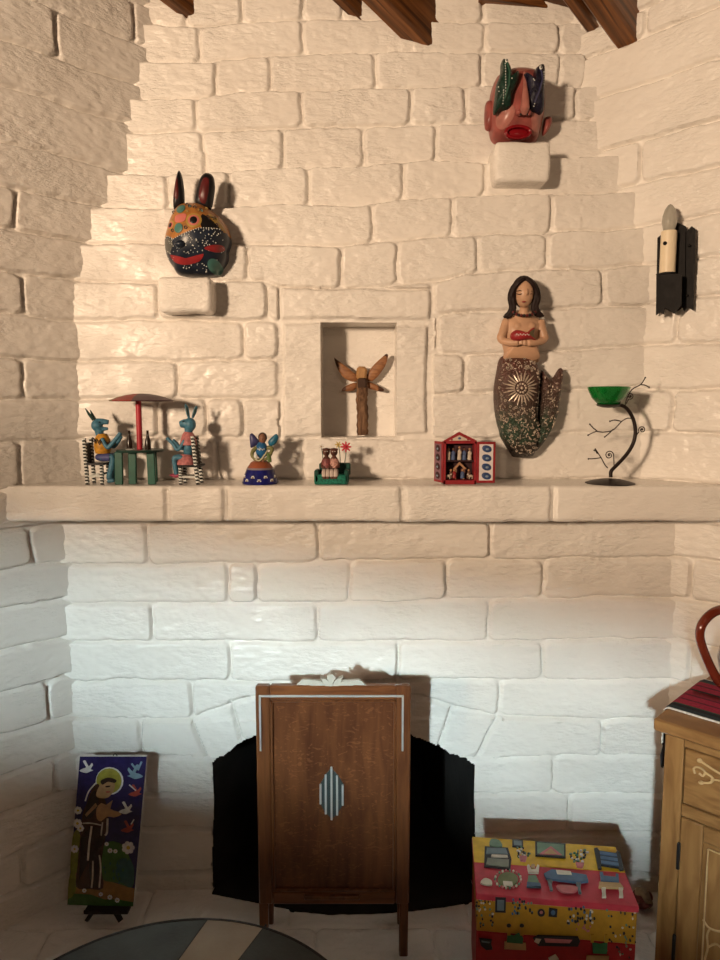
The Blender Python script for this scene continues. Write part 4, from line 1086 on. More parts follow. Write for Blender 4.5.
# ============================================================ BOX SHRINE (RETABLO)
def retablo():
    YF, YBK = 1.872, 1.915
    Q = lambda x, y, Y=YF: (lambda w: Vector((w.x, Y, w.z)))(W(425 + x / 9, 425 + y / 9, YF))
    RD = mat('crimson_box_paint', (.26, .022, .028), .4, var=.2); IN = mat('dark_interior_paint', (.045, .018, .022), .6, var=.4); BLI = mat('night_blue_paint', (.03, .04, .10), .5, var=.4)
    CREAM = mat('cream_clay', (.50, .42, .34), .6, var=.15); TAN = mat('tan_clay', (.38, .20, .11), .6); SKB = mat('blue_clay', (.07, .10, .20), .5); BRC = mat('brown_clay', (.13, .06, .04), .6)
    a, b = Q(168, 530), Q(466, 150); zb = ZM; zt = b.z
    xc = (a.x + b.x) / 2
    t = thing('box_shrine', 'small red folk-art box shrine with open doors and tiny figures inside', 'shrine', (xc, YF, zb))
    th = .0055; mb = MB()
    mb.box((a.x + th / 2, (YF + YBK) / 2, (zb + zt) / 2), (th, YBK - YF, zt - zb), RD, None, .0008); mb.box((b.x - th / 2, (YF + YBK) / 2, (zb + zt) / 2), (th, YBK - YF, zt - zb), RD, None, .0008)
    mb.box((xc, (YF + YBK) / 2, zb + th), (b.x - a.x, YBK - YF, th * 2), RD, None, .0008); mb.box((xc, (YF + YBK) / 2, zt - th / 2), (b.x - a.x, YBK - YF, th), RD, None, .0008)
    mb.box((xc, YBK - .002, (zb + zt) / 2), (b.x - a.x - th, .004, zt - zb - th), IN, None, 0)
    zm = Q(320, 325).z; mb.build('case', t)
    mb = MB(); mb.box((xc, YF + .022, zm), (b.x - a.x - 2 * th, YBK - YF - .006, .003), IN, None, .0005); mb.build('shelf', t)
    mb = MB(); pk = Q(310, 62)
    mb.prism([Vector((a.x, YF, zt)), Vector((b.x, YF, zt)), Vector((b.x, YF, zt + .003)), Vector((pk.x, YF, pk.z)), Vector((a.x, YF, zt + .003))], (0, .010, 0), RD)
    mb.prism([Q(215, 140, YF - .0005), Q(310, 92, YF - .0005), Q(410, 140, YF - .0005)], (0, -.001, 0), CREAM)
    for x, r in ((240, .003), (310, .0045), (385, .003)): mb.ell(Q(x, 132 if x != 310 else 120, YF - .0015), (r, .0015, r * .7), REDP if x != 310 else SKB, n=10, k=6)
    mb.build('pediment', t)
    # doors
    def door(hx, ang, wid, panel, lab, ovals):
        R = Matrix.Rotation(ang, 3, 'Z'); hg = Vector((hx, YF, 0)); H = zt - zb - .004; zc_ = (zt + zb) / 2 + .002
        sg = 1 if wid > 0 else -1; w = abs(wid)
        mb = MB(); mb.box(hg + R @ Vector((wid / 2, -.0025, zc_)), (w, .005, H), RD, R, .0008)
        mb.box(hg + R @ Vector((wid / 2, -.0055, zc_)), (w * .74, .0018, H * .88), panel, R, .0004)
        for k in range(4):
            z = zc_ + H * .33 - k * H * .22
            mb.ell(hg + R @ Vector((wid / 2 + .001, -.0068, z)), (w * .27, .0022, H * .085), ovals, R @ Matrix.Rotation(.3, 3, 'Y'), 14, 8)
            mb.ell(hg + R @ Vector((wid / 2 + .002, -.0085, z - .001)), (w * .10, .0016, H * .03), mat('grey_blue_clay', (.20, .25, .33), .5), R, 10, 6)
        o = mb.build('door', t); o['label'] = lab
    wd = Q(632, 300).x - b.x
    door(b.x, .06, wd, mat('white_door_panel', (.66, .60, .60), .5, var=.05), 'right door, white panel with four blue ovals', mat('dark_blue_oval_paint', (.035, .06, .15), .4))
    door(a.x, -1.2, -wd * .95, mat('dim_violet_panel', (.20, .10, .13), .5), 'left door, dark panel, half closed', IN)
    yi = YF + .018
    def fig(x, y, h, robe, head):
        base = Q(x, y, yi); mb.lathe([(0, 0), (.0058, 0), (.0062, .002), (.0040, h * .65), (.0026, h * .72), (0, h * .74)], base, robe, 12); mb.ell(base + Vector((0, 0, h * .84)), (.0034, .0034, .0038), head, n=9, k=7)
        for s in (-1, 1): mb.tube([base + Vector((s * .004, -.001, h * .6)), base + Vector((s * .003, -.005, h * .42))], .0014, robe, 6)
    for i, (x, r) in enumerate(((218, CREAM), (262, SKB), (318, CREAM), (362, SKB), (410, CREAM))):
        mb = MB(); fig(x, 318, .0345 if i != 2 else .040, r, BRC if i % 2 else TAN); mb.build('figure', t)
    mb = MB(); c = Q(320, 345, yi + .006)
    mb.prism([Q(262, 400, yi), Q(320, 335, yi), Q(382, 400, yi), Q(360, 400, yi - 0), Q(320, 362, yi), Q(285, 400, yi)], (0, .006, 0), TAN)
    for x in (285, 358): mb.box(Q(x, 445, yi + .003), (.004, .006, .030), TAN, None, .0008)
    mb.build('stable', t)
    for x, y, r in ((240, 485, BRC), (270, 485, REDP), (345, 485, SKB), (402, 485, BRC)):
        mb = MB(); fig(x, y, .026, r, TAN); mb.build('figure', t)
    for x in (215, 418):
        mb = MB(); b0 = Q(x, 462, yi - .006); mb.ell(b0, (.0070, .0036, .0038), CREAM, n=12, k=8); s = 1 if x < 300 else -1
        mb.ell(b0 + Vector((s * .0075, 0, .004)), (.0032, .0026, .0026), CREAM, n=10, k=7)
        for dx in (-.004, .004):
            for dy in (-.0018, .0018): mb.tube([b0 + Vector((dx, dy, -.001)), b0 + Vector((dx, dy, -.0085))], .0011, CREAM, 5)
        o = mb.build('sheep', t)
retablo()

# ============================================================ CANDLE HOLDER WITH GREEN BOWL
def candle_holder():
    YC = 1.895
    Q = lambda x, y, dy=0.: (lambda w: Vector((w.x, YC + dy, w.z)))(W(575 + x / 7.68, 365 + y / 7.68, YC))
    IR = mat('brown_black_iron', (.022, .014, .012), .45, metal=.5, var=.3)
    t = thing('candle_holder', 'curved black iron twig candle holder with round base on the mantel', 'candle holder', (Q(270, 890).x, YC, ZM))
    cx = Q(270, 880).x
    mb = MB(); R_ = (Q(452, 880).x - Q(85, 880).x) / 2
    mb.lathe([(0, 0), (R_, 0), (R_, .0015), (R_ * .8, .006), (R_ * .4, .012), (0, .0145)], (cx, YC, ZM), IR, 36); mb.build('base', t)
    mb = MB(); mb.tube(spl([Q(275, 862), Q(278, 815), (Q(320, 770)), Q(400, 682), Q(447, 600), Q(464, 515), Q(450, 425), Q(412, 352), Q(372, 316), Q(330, 308), Q(290, 318)], 50), [.0052] * 12 + [.0050] * 14 + [.0056] * 100 if False else .0050, IR, 10); mb.build('stem', t)
    def tw(*lines, lab=None):
        mb = MB()
        for ln in lines: mb.tube(spl([Q(x, y, (-.004 if i else 0) - i * .001) for i, (x, y) in enumerate(ln)], 14), .0015, IR, 6)
        for ln in lines: mb.ell(Q(*ln[-1], -.004 - (len(ln) - 1) * .001), .0024, IR, n=8, k=6)
        mb.build('twig', t)
    tw([(435, 412), (400, 408), (352, 432), (295, 492), (240, 512), (165, 510), (105, 455)], [(352, 432), (300, 422), (262, 432)], [(165, 510), (120, 525), (95, 538)], [(295, 492), (250, 530), (222, 552)])
    tw([(250, 790), (225, 765), (195, 712), (150, 645)], [(195, 712), (150, 718), (98, 720)], [(170, 680), (155, 660), (142, 655)])
    tw([(385, 325), (388, 270), (430, 190), (497, 150), (530, 98)], [(497, 150), (530, 155), (562, 172)])
    def curl(cx, cy, r, start, base, sg):
        pts = []
        for i in range(26):
            a = start + sg * i / 25 * 4.4 * math.pi / 1.35; rr = r * (1 - i / 30.); pts.append((cx + rr * math.cos(a), cy + rr * math.sin(a)))
        mb = MB(); mb.tube([Q(*base)] + [Q(*p, -.003) for p in pts], .0014, IR, 6); mb.ell(Q(cx, cy, -.003), .0026, IR, n=8, k=6); mb.build('twig', t)
    curl(260, 692, 34, -.2, (300, 772), -1); curl(512, 497, 28, 2.6, (466, 548), 1); curl(420, 238, 26, 2.0, (392, 300), -1)
    mb = MB()
    c = Q(255, 318); s_ = 1 / 7.68 * YC / F
    mb.lathe([(0, -.004), (40 * s_, -.003), (78 * s_, .001), (92 * s_, .0045), (90 * s_, .0055), (70 * s_, .003), (0, 0)], (c.x, YC, c.z), IR, 28); mb.build('cup', t)
    # bowl
    GG = mat('green_glass', (.015, .36, .07), .06, var=.1, trans=.75, coat=.3)
    bz = c.z + .003; rim = Q(255, 168).z; H = rim - bz; Ro = (Q(413, 170).x - Q(97, 170).x) / 2
    mb = MB(); Rb = 80 * s_
    mb.lathe([(0, 0), (Rb * .9, 0), (Rb, H * .06), (Ro * .80, H * .42), (Ro * .95, H * .78), (Ro, H * .96), (Ro * .985, H), (Ro * .95, H * .985), (Ro * .88, H * .75), (Ro * .70, H * .42), (Rb * .8, H * .16), (0, H * .13)], (c.x, YC, bz), GG, 48)
    tag(mb.build('glass_bowl', loc=(c.x, YC, bz)), 'green glass bowl resting on top of the iron candle holder', 'bowl')
candle_holder()

# ============================================================ WOODEN ANGEL IN THE NICHE
def niche_angel():
    YN = 2.085
    q = lambda p: cs(p, 300, 300, 6); Q = lambda x, y, dy=0.: (lambda w: Vector((w.x, YN + dy, w.z)))(W(300 + x / 6, 300 + y / 6, YN))
    BARK = wood('bark', (.055, .025, .013), (.24, .135, .075), (22, 22, 5), 4, .85, bump=1.0)
    TANW = wood('pale_carved_wood', (.30, .15, .06), (.46, .26, .11), (30, 30, 6), 3, .5)
    WING = wood('red_brown_wing_wood', (.17, .065, .028), (.36, .17, .075), (12, 12, 40), 3, .5)
    DARK = mat('dark_wing_tip', (.06, .025, .015), .6)
    t = thing('wooden_angel', 'wooden winged figure carved from a bark log standing in the niche', 'figurine', (Q(375, 830).x, YN, NZ0 + .004))
    mb = MB(); pts = [Q(372, 480), Q(374, 540), Q(370, 600), Q(376, 680), Q(374, 760), Q(377, 832)]
    pts[-1].z = NZ0 + .004
    P = spl(pts, 30); rr = [.0172 + .0012 * math.sin(i * 1.7) for i in range(len(P))]
    mb.tube(P, rr, BARK, 18); mb.build('log_body', t)
    mb = MB(); c = Q(370, 440); mb.box(c, (.031, .026, .040), TANW, Matrix.Rotation(.06, 3, 'Y'), .007)
    mb.box(Q(372, 500, -.012), (.026, .014, .030), mat('dark_bark_collar', (.055, .03, .02), .8), None, .004)
    mb.build('head', t)
    def wing(out, cut, dy, lab):
        mb = MB()
        Pillow(mb, q(out), YN + .012 + dy, .006, WING, rings=6, n=40, thick=.005, ms=lambda u, v: DARK if cut(u, v) else WING)
        o = mb.build('wing', t)
        if lab: o['label'] = lab
    U = lambda x: 300 + x / 6; V = lambda y: 300 + y / 6
    wing([(205, 348), (222, 358), (280, 400), (330, 440), (352, 468), (322, 490), (272, 472), (238, 435), (218, 395)], lambda u, v: u < U(232), 0, None)
    wing([(522, 322), (527, 350), (503, 410), (450, 475), (410, 488), (396, 462), (438, 395), (490, 345)], lambda u, v: v < V(338), 0, None)
    wing([(250, 545), (268, 520), (322, 497), (345, 505), (330, 538), (292, 548)], lambda u, v: u < U(275), .002, 'short lower wing with dark tip')
    wing([(400, 492), (440, 500), (500, 532), (494, 550), (452, 542), (405, 525)], lambda u, v: u > U(470), .002, 'short lower wing with dark tip')
niche_angel()
# ============================================================ FIRE SCREEN
def fire_screen():
    YF = 1.68
    OAK = wood('oak_panel', (.070, .022, .009), (.145, .050, .018), (18, 18, 2.5), 2.2, .33, flake=.32, bump=.08, coat=.25)
    OAKF = wood('oak_frame', (.085, .027, .010), (.17, .060, .020), (26, 26, 3), 2.2, .35, bump=.1, coat=.25)
    OAKH = wood('oak_frame_level', (.10, .030, .010), (.20, .070, .022), (3, 26, 26), 2.2, .35, bump=.1, coat=.25)
    CHR = mat('brushed_chrome', (.62, .64, .62), .4, metal=.6, var=.08)
    DSL = mat('slate_inlay', (.05, .065, .065), .4)
    ORN = mat('cream_ornament', (.50, .48, .42), .4, var=.1)
    Q = lambda u, v, dy=0.: (lambda w: Vector((w.x, YF + dy, w.z)))(W(u, v, YF))
    q = lambda x, y, dy=0.: Q(240 + x / 3.789, 665 + y / 3.789, dy)
    zt = Q(333, 686.5).z; xl = Q(255.2, 690).x; xr = Q(411, 690).x; xc = (xl + xr) / 2; zb = Q(333, 905).z
    t = thing('fire_screen', 'dark oak art deco fire screen with metal inlay standing before the fireplace', 'fire screen', (xc, YF, 0))
    sw = .037; th = .024
    for s in (-1, 1):
        x = xl + sw / 2 if s < 0 else xr - sw / 2
        mb = MB(); mb.box((x, YF + th / 2, (zt + zb) / 2), (sw, th, zt - zb), OAKF, None, .004); mb.build('stile', t)
        mb = MB(); lx = xl + .012 if s < 0 else xr - .014
        mb.box((lx, YF + th / 2, zb / 2 + .012), (.023, .022, zb + .022), OAKF, None, .003); mb.build('leg', t)
        mb = MB(); mb.box((lx, YF + .135, .075), (.020, .018, .15), OAKF, Matrix.Rotation(-.18, 3, 'X'), .003)
        mb.box((lx, YF + .078, .115), (.016, .13, .018), OAKF, None, .003); mb.build('prop_leg', t)
    for z0_, z1_ in ((zt - sw * 1.0, zt), (zb, zb + .035)):
        mb = MB(); mb.box((xc, YF + th / 2 + .0005, (z0_ + z1_) / 2), (xr - xl - 2 * sw, th - .001, z1_ - z0_), OAKH, None, .003); mb.build('rail', t)
    mb = MB(); mb.box((xc, YF + .014, (zt + zb) / 2), (xr - xl - 2 * sw + .004, .010, zt - zb - .06), OAK, None, .001); mb.build('panel', t)
    # beading round the panel
    mb = MB(); i0, i1, j0, j1 = xl + sw, xr - sw, zb + .035, zt - sw
    for (x, z, w_, h_) in ((xc, j1 - .003, i1 - i0, .006), (xc, j0 + .003, i1 - i0, .006), (i0 + .003, (j0 + j1) / 2, .006, j1 - j0), (i1 - .003, (j0 + j1) / 2, .006, j1 - j0)):
        mb.box((x, YF + .006, z), (w_, .010, h_), OAKF, None, .002)
    mb.build('bead', t)
    mb = MB(); a = q(455, 0); z_ = Q(333, 896).z; mb.box((Q(332, 896).x, YF - .004, z_), (Q(360, 896).x - Q(304.6, 896).x, .012, .010), OAKF, None, .002); mb.build('ledge', t)
    mb = MB(); z1_ = q(300, 117).z; xa, xb = q(75, 100).x, q(617, 100).x
    mb.box(((xa + xb) / 2, YF - .0015, z1_), (xb - xa + .005, .005, .0050), CHR, None, .001)
    for x in (xa, xb): mb.box((x, YF - .0015, (z1_ + q(0, 325).z) / 2), (.0050, .005, z1_ - q(0, 325).z), CHR, None, .001)
    mb.build('metal_strip', t)
    mb = MB(); mb.prism([q(x, y, .010) for x, y in ((302, 460), (322, 425), (345, 395), (372, 425), (393, 460), (393, 530), (372, 565), (348, 590), (322, 565), (302, 530))], (0, -.003, 0), DSL)
    mb.build('inlay_backing', t)
    for x, y0, y1 in ((305, 455, 530), (325, 420, 568), (347, 390, 590), (368, 423, 572), (389, 458, 535)):
        mb = MB(); a, b = q(x, y1), q(x, y0); mb.box((a.x, YF + .0045, (a.z + b.z) / 2), (.0052, .007, b.z - a.z), CHR, None, .001); mb.build('inlay_bar', t)
    # stepped fan ornament on the top edge
    mb = MB(); oz = zt - .0005
    def slabp(pts, y0, y1): mb.prism([Vector((q(x, y).x, YF + y0, max(oz, q(x, y).z + .002))) for x, y in pts], (0, y1 - y0, 0), ORN)
    slabp([(212, 90), (238, 62), (300, 68), (345, 90)], .008, .018); slabp([(480, 90), (452, 64), (392, 68), (345, 90)], .008, .018)
    slabp([(262, 90), (275, 70), (320, 74), (345, 90)], .005, .008); slabp([(430, 90), (418, 70), (372, 74), (345, 90)], .005, .008)
    slabp([(322, 90), (303, 52), (330, 62), (347, 90)], .003, .020); slabp([(372, 90), (390, 52), (362, 62), (345, 90)], .003, .020)
    slabp([(345, 90), (328, 50), (346, 36), (364, 50)], .000, .022)
    mb.build('crest_ornament', t)
fire_screen()

# ============================================================ PAINTED TILE ON AN EASEL
def tile():
    TL, TR = W(79.8, 756.8, 1.872), W(146.6, 756.8, 1.872)
    zb = .045
    BL, BR = WZ(67.4, 905, zb), WZ(133.4, 906.5, zb)
    yb = (BL.y + BR.y) / 2; BL = W(67.4, 905, yb); BR = W(133.4, 906.5, yb)
    n = (TR - TL).cross(BL - TL).normalized()
    if n.y > 0: n = -n
    P0 = (TL + TR + BL + BR) / 4
    H = lambda x, y, off=0.: hit(60 + x / 5.19, 745 + y / 5.19, P0, n) + n * off
    G = lambda nm, c: mat('tile_' + nm, c, .18, var=.2, scale=60, coat=.4)
    NIGHT = G('midnight_blue', (.020, .016, .085)); BRN = G('brown_robe', (.050, .022, .014)); DBR = G('dark_robe', (.022, .010, .008)); HALO = G('olive_gold', (.33, .31, .055)); SKINT = G('tan', (.40, .24, .12))
    WH = G('white', (.66, .66, .66)); LBL = G('sky_blue', (.20, .33, .42)); RDB = G('red', (.36, .07, .06)); GRS = G('leaf_green', (.05, .13, .03)); BGR = G('blue_green', (.03, .10, .10)); SAND = G('sand', (.26, .14, .04)); OLV = G('olive', (.16, .17, .02)); YLW = G('yellow', (.5, .36, .05))
    c0 = WZ(105, 921, 0)
    t = thing('painted_tile', 'tall glazed tile of a haloed monk with birds, propped on the hearth', 'tile', (H(210, 830).x, yb, zb))
    cor = [H(103, 60), H(450, 60), H(380, 838), H(38, 830)]
    mb = MB(); mb.prism(cor, -n * .012, NIGHT, mside=mat('tile_white_edge', (.66, .63, .58), .5)); mb.build('slab', t)
    mb = MB(); lay = [0]
    def art(pts, m, sm=True, n_=24):
        lay[0] += 1; off = .0002 + lay[0] * .00004
        p = catmull(pts, n_) if sm else pts
        mb.prism([H(x, y, off) for x, y in p], -n * .0006 if False else n * .0006, m)
    art([(42, 740), (60, 640), (200, 690), (388, 745), (380, 836), (39, 828)], SAND, False)
    art([(40, 800), (75, 770), (160, 775), (230, 800), (300, 800), (381, 815), (380, 837), (38, 829)], GRS, False)
    art([(66, 480), (95, 440), (110, 520), (100, 640), (56, 660)], OLV); art([(50, 680), (75, 650), (85, 740), (60, 790), (42, 780)], OLV)
    art([(210, 560), (255, 500), (330, 520), (360, 580), (383, 640), (376, 738), (300, 715), (215, 690)], GRS)
    art([(300, 600), (355, 590), (384, 640), (376, 733), (330, 720), (290, 680)], BGR)
    art(circ(258, 186, 72, 72), WH); art(circ(255, 186, 66, 66), HALO)
    art([(200, 200), (165, 230), (140, 300), (118, 360), (105, 480), (92, 620), (85, 735), (150, 745), (225, 742), (215, 640), (222, 560), (238, 470), (250, 380), (240, 300), (215, 250)], BRN, n_=45)
    art([(165, 250), (190, 240), (200, 300), (170, 370), (130, 380), (140, 310)], DBR); art([(110, 470), (160, 420), (215, 430), (230, 480), (205, 560), (200, 735), (160, 742), (150, 600), (100, 700)], DBR, False)
    art([(215, 195), (240, 178), (280, 190), (285, 220), (268, 255), (240, 275), (195, 270), (190, 245)], SKINT)
    art([(212, 185), (250, 168), (292, 180), (285, 196), (250, 190), (222, 205)], DBR)
    art([(238, 212), (262, 210), (258, 217), (240, 219)], DBR); art([(240, 240), (262, 240), (255, 246), (243, 246)], RDB)
    art([(190, 330), (215, 300), (240, 310), (275, 285), (262, 330), (300, 345), (320, 360), (280, 375), (245, 370), (215, 395), (192, 380)], SKINT)
    art([(185, 300), (130, 360), (138, 372), (195, 315)], SKINT, False)
    def line(pts, w, m):
        pp = catmull(pts, 16, False); L_ = []; Rr = []
        for i, p in enumerate(pp):
            a = pp[max(0, i - 1)]; b = pp[min(len(pp) - 1, i + 1)]; dx, dy = b[0] - a[0], b[1] - a[1]; l = math.hypot(dx, dy) or 1
            L_.append((p[0] - dy / l * w, p[1] + dx / l * w)); Rr.append((p[0] + dy / l * w, p[1] - dx / l * w))
        art(L_ + Rr[::-1], m, False)
    CRM = G('cream_line', (.58, .53, .46))
    line([(188, 195), (150, 240), (132, 290)], 3.5, CRM); line([(165, 420), (152, 520), (146, 598)], 5, CRM); line([(172, 600), (170, 680), (165, 740)], 4, CRM)
    line([(205, 570), (212, 640), (205, 740)], 4, CRM); line([(222, 400), (215, 460), (218, 465)], 3.5, CRM); line([(248, 380), (245, 450), (235, 468)], 5, CRM); line([(120, 405), (165, 405), (215, 415)], 3, CRM)
    def bird(x, y, s, m, flip=1):
        b = [(-30, 10), (-10, -2), (5, -8), (-12, -38), (2, -42), (18, -12), (34, -30), (40, -18), (28, 2), (42, 8), (26, 14), (8, 22), (-14, 18)]
        art([(x + flip * a * s, y + c * s) for a, c in b], m)
    bird(132, 122, 1.0, WH); bird(398, 150, 1.15, LBL, -1); line([(372, 95), (392, 120)], 5, LBL); line([(425, 85), (405, 130)], 5, LBL)
    bird(385, 245, .95, RDB); line([(360, 205), (395, 235)], 3, WH); bird(335, 335, 1.0, WH); bird(345, 432, .95, RDB); line([(370, 410), (385, 385)], 3, WH)
    def daisy(x, y, r, n_=7):
        for k in range(n_):
            a = 2 * math.pi * k / n_; art(circ(x + r * .6 * math.cos(a), y + r * .6 * math.sin(a), r * .36, r * .36, 8), WH, False)
        art(circ(x, y, r * .28, r * .28, 8), YLW, False)
    for x, y, r in ((95, 338, 22), (92, 405, 26), (108, 430, 20), (78, 537, 22), (356, 530, 36), (262, 545, 14), (290, 548, 12), (245, 510, 12), (215, 770, 12), (262, 785, 14), (300, 800, 14), (130, 750, 12)): daisy(x, y, r)
    rng = random.Random(9)
    for i in range(34):
        x, y = rng.uniform(225, 375), rng.uniform(580, 720)
        if y > 690 + (x - 225) * .2: continue
        art(circ(x, y, 5, 9, 7), BGR if i % 2 else GRS, False)
    mb.build('glazed_picture', t)
    mb = MB(); hp = (H(103, 60) + H(450, 60)) / 2 + Vector((.004, .004, 0)); s = .0055
    mb.tube([hp + Vector((-s, 0, -.002)), hp + Vector((-s * .8, 0, .004)), hp + Vector((0, 0, .007)), hp + Vector((s * .8, 0, .004)), hp + Vector((s, 0, -.002))], .0012, BLACK, 6); mb.build('hanging_loop', t)
    # easel
    EB = mat('easel_black', (.015, .011, .010), .5)
    t = thing('display_easel', 'small black wooden easel holding the painted tile', 'easel', (c0.x, yb, 0))
    K = lambda u, v: W(u, v, yb - .012)
    a, b = W(82, 906.5, yb - .018), W(130, 908, yb - .018); z_ = BL.z - .008
    mb = MB(); mb.box(((a.x + b.x) / 2, yb - .004, z_), (abs(b.x - a.x) * .92, .036, .010), EB, None, .002); mb.box(((a.x + b.x) / 2, yb - .021, z_ + .003), (abs(b.x - a.x) * .92, .005, .010), EB, None, .001); mb.build('ledge', t)
    for u0, v0, u1 in ((97, 905, 86.5), (112, 905, 121)):
        f = WZ(u1, 921, .004); tp = W(u0, v0, yb + .01); d = tp - f
        mb = MB(); mb.tube([f, tp], [.0075, .0085], EB, 4, flat=.7); mb.tube([tp, tp + Vector(((105 - u0) * .0012, .065, .24))], [.0075, .006], EB, 4, flat=.7); mb.build('leg', t)
    mb = MB(); tp = P0 + Vector((0, .035, .03)); mb.tube([tp, Vector((tp.x, yb + .120, .004))], .006, EB, 4); mb.build('rear_strut', t)
tile()

# ============================================================ PAINTED CHEST
def chest():
    Hh = .30
    FL, FR, BL = WZ(477, 893, Hh), WZ(637.5, 906, Hh), WZ(478.5, 838, Hh)
    ex_ = FR - FL; wl = ex_.length; ex_.normalize(); ey_ = Vector((-ex_.y, ex_.x, 0)); dl = (BL - FL).dot(ey_)
    Rm = Matrix((ex_, ey_, Vector((0, 0, 1)))).transposed(); ctr = FL + ex_ * wl / 2 + ey_ * dl / 2
    G = lambda nm, c, v=.15: mat('chest_' + nm, c, .42, var=v, scale=40)
    OCH = G('golden_yellow', (.60, .36, .025)); CRI = G('crimson', (.46, .035, .055)); DRD = G('deep_red', (.34, .014, .018)); DOC = G('ochre', (.42, .20, .018))
    GRY = G('slate', (.13, .16, .17)); BLU = G('dusty_blue', (.07, .12, .20)); CRE = G('cream', (.58, .50, .40)); TN = G('tan', (.42, .26, .12)); DK = G('near_black', (.018, .015, .018)); GR = G('sage', (.13, .20, .13)); PK_ = G('rose', (.46, .14, .14)); EG = G('dark_green', (.03, .13, .05))
    t = thing('painted_chest', 'painted wooden chest, yellow and red with raised furniture motifs, right of the fireplace', 'chest', (ctr.x, ctr.y, 0))
    lt = .016; zb_ = Hh - lt; up = Vector((0, 0, 1))
    def loc(a, b, z): return FL + ex_ * a + ey_ * b + Vector((0, 0, z - Hh))
    mb = MB(); band = WZ(480, 934, 0); zsplit = hit(556, 938, FL, -ey_).z
    mb.box(loc(wl / 2, dl / 2, (zsplit + .004) / 2 + .0), (wl, dl, zsplit - .004), DRD, Rm, .003)
    mb.box(loc(wl / 2, dl / 2, (zsplit + zb_) / 2), (wl, dl, zb_ - zsplit), DOC, Rm, .002)
    nf = -ey_; cnt = [0]
    f = lambda u, v, off=0.: hit(u, v, FL, nf) + nf * off
    def fa(pts, m, th=.0022, sm=False):
        cnt[0] += 1; p = catmull(pts, 20) if sm else pts; mb.prism([f(u, v, cnt[0] * .00003) for u, v in p], nf * th, m)
    q1 = lambda pts: cs(pts, 465, 825, 7.11); q2 = lambda pts: cs(pts, 555, 835, 6.545)
    rng = random.Random(4)
    # climbing plants at both ends of the front
    for (u0, u1, v0, v1) in ((476, 494, 897, 926), (606, 636, 908, 958)):
        for i in range(38):
            u, v = rng.uniform(u0, u1), rng.uniform(v0, v1); fa(circ(u, v, rng.uniform(.6, 1.3), rng.uniform(.8, 1.5), 7), (DK, GR, CRE, DK)[i % 4], .0015)
    fa(q1([(215, 505), (290, 508), (288, 615), (213, 612)]), DK); fa(q1([(228, 522), (278, 524), (276, 600), (226, 598)]), GRY)
    for i in range(26): u, v = rng.uniform(511, 532), rng.uniform(898, 913); fa(circ(u, v, 1.1, 1.3, 7), (DK, BLU, DK, GR)[i % 4], .0018)
    fa(q1(circ(540, 615, 26, 26)), DK); fa(q1(circ(540, 610, 12, 12)), PK_); fa(q1([(595, 580), (655, 590), (650, 645), (592, 640)]), DK); fa(q1(circ(624, 612, 16, 18)), BLU)
    for i in range(34): u, v = rng.uniform(567, 594), rng.uniform(905, 922); fa(circ(u, v, 1.2, 1.4, 7), (DK, BLU, DK, CRE)[i % 4], .0018)
    for i in range(10): u, v = rng.uniform(575, 590), rng.uniform(922, 930); fa(circ(u, v, .8, 1.2, 6), PK_, .0015)
    fa(q1([(280, 815), (430, 825), (432, 875), (278, 868)]), TN); fa(q1([(300, 760), (345, 775), (380, 755), (412, 790), (408, 830), (295, 820)]), EG)
    for x in (310, 402): fa(q1([(x - 12, 700), (x + 12, 700), (x + 12, 770), (x - 12, 770)]), DOC); fa(q1(circ(x, 702, 16, 12)), DK)
    fa(q1([(480, 790), (515, 770), (800, 780), (815, 810), (800, 850), (520, 845)]), DK); fa(q1([(500, 790), (540, 795), (520, 830), (490, 815)]), CRE); fa(q1([(560, 790), (760, 800), (740, 825), (570, 820)]), PK_)
    fa(q2([(205, 775), (350, 780), (345, 812), (200, 808)]), TN); fa(q2([(240, 690), (290, 700), (340, 690), (335, 765), (245, 760)]), EG)
    for x in (240, 330): fa(q2([(x - 10, 640), (x + 10, 640), (x + 10, 690), (x - 10, 690)]), DOC)
    fa(q1([(100, 790), (190, 800), (185, 830), (195, 870), (150, 875), (110, 840)]), DK); fa(q1([(115, 805), (180, 815), (170, 825), (118, 818)]), GRY)
    fa(q1([(590, 930), (640, 905), (665, 940), (640, 955), (600, 955)]), CRE)
    mb.build('body', t)
    mb = MB(); ov = .003
    mb.box(loc(wl / 2, dl * .5, Hh - lt / 2), (wl + 2 * ov, dl + 2 * ov, lt), CRI, Rm, .002)
    top = Vector((0, 0, Hh)); cnt[0] = 0
    g = lambda u, v, off=0.: WZ(u, v, Hh) + up * off
    yl = WZ(478, 862.5, Hh); db = (yl - FL).dot(ey_)
    mb.prism([loc(-ov + .001, db, Hh), loc(wl + ov - .001, db + .004, Hh), loc(wl + ov - .001, dl + ov - .001, Hh), loc(-ov + .001, dl + ov - .001, Hh)], up * .0012, OCH)
    def ta(pts, m, th=.003, sm=False):
        cnt[0] += 1; p = catmull(pts, 20) if sm else pts; mb.prism([g(u, v, .0008 + cnt[0] * .00003) for u, v in p], up * th, m)
    # stove, picture, plants, bench, table, chair, woman, brazier
    ta(q1([(140, 160), (305, 170), (330, 250), (322, 325), (135, 305), (138, 240)]), DK, .003); ta(q1([(155, 175), (290, 180), (305, 222), (150, 218)]), GRY, .005); ta(q1([(160, 250), (312, 262), (310, 312), (150, 295)]), G('stone_grey', (.20, .20, .15)), .006)
    ta(q1([(190, 225), (300, 230), (305, 246), (185, 240)]), CRE, .006); ta(q1([(185, 115), (240, 120), (262, 165), (180, 160)]), GR, .005, True)
    ta(q1([(335, 110), (412, 116), (414, 168), (336, 162)]), DK); ta(q1([(346, 122), (402, 126), (404, 160), (348, 155)]), GRY, .004)
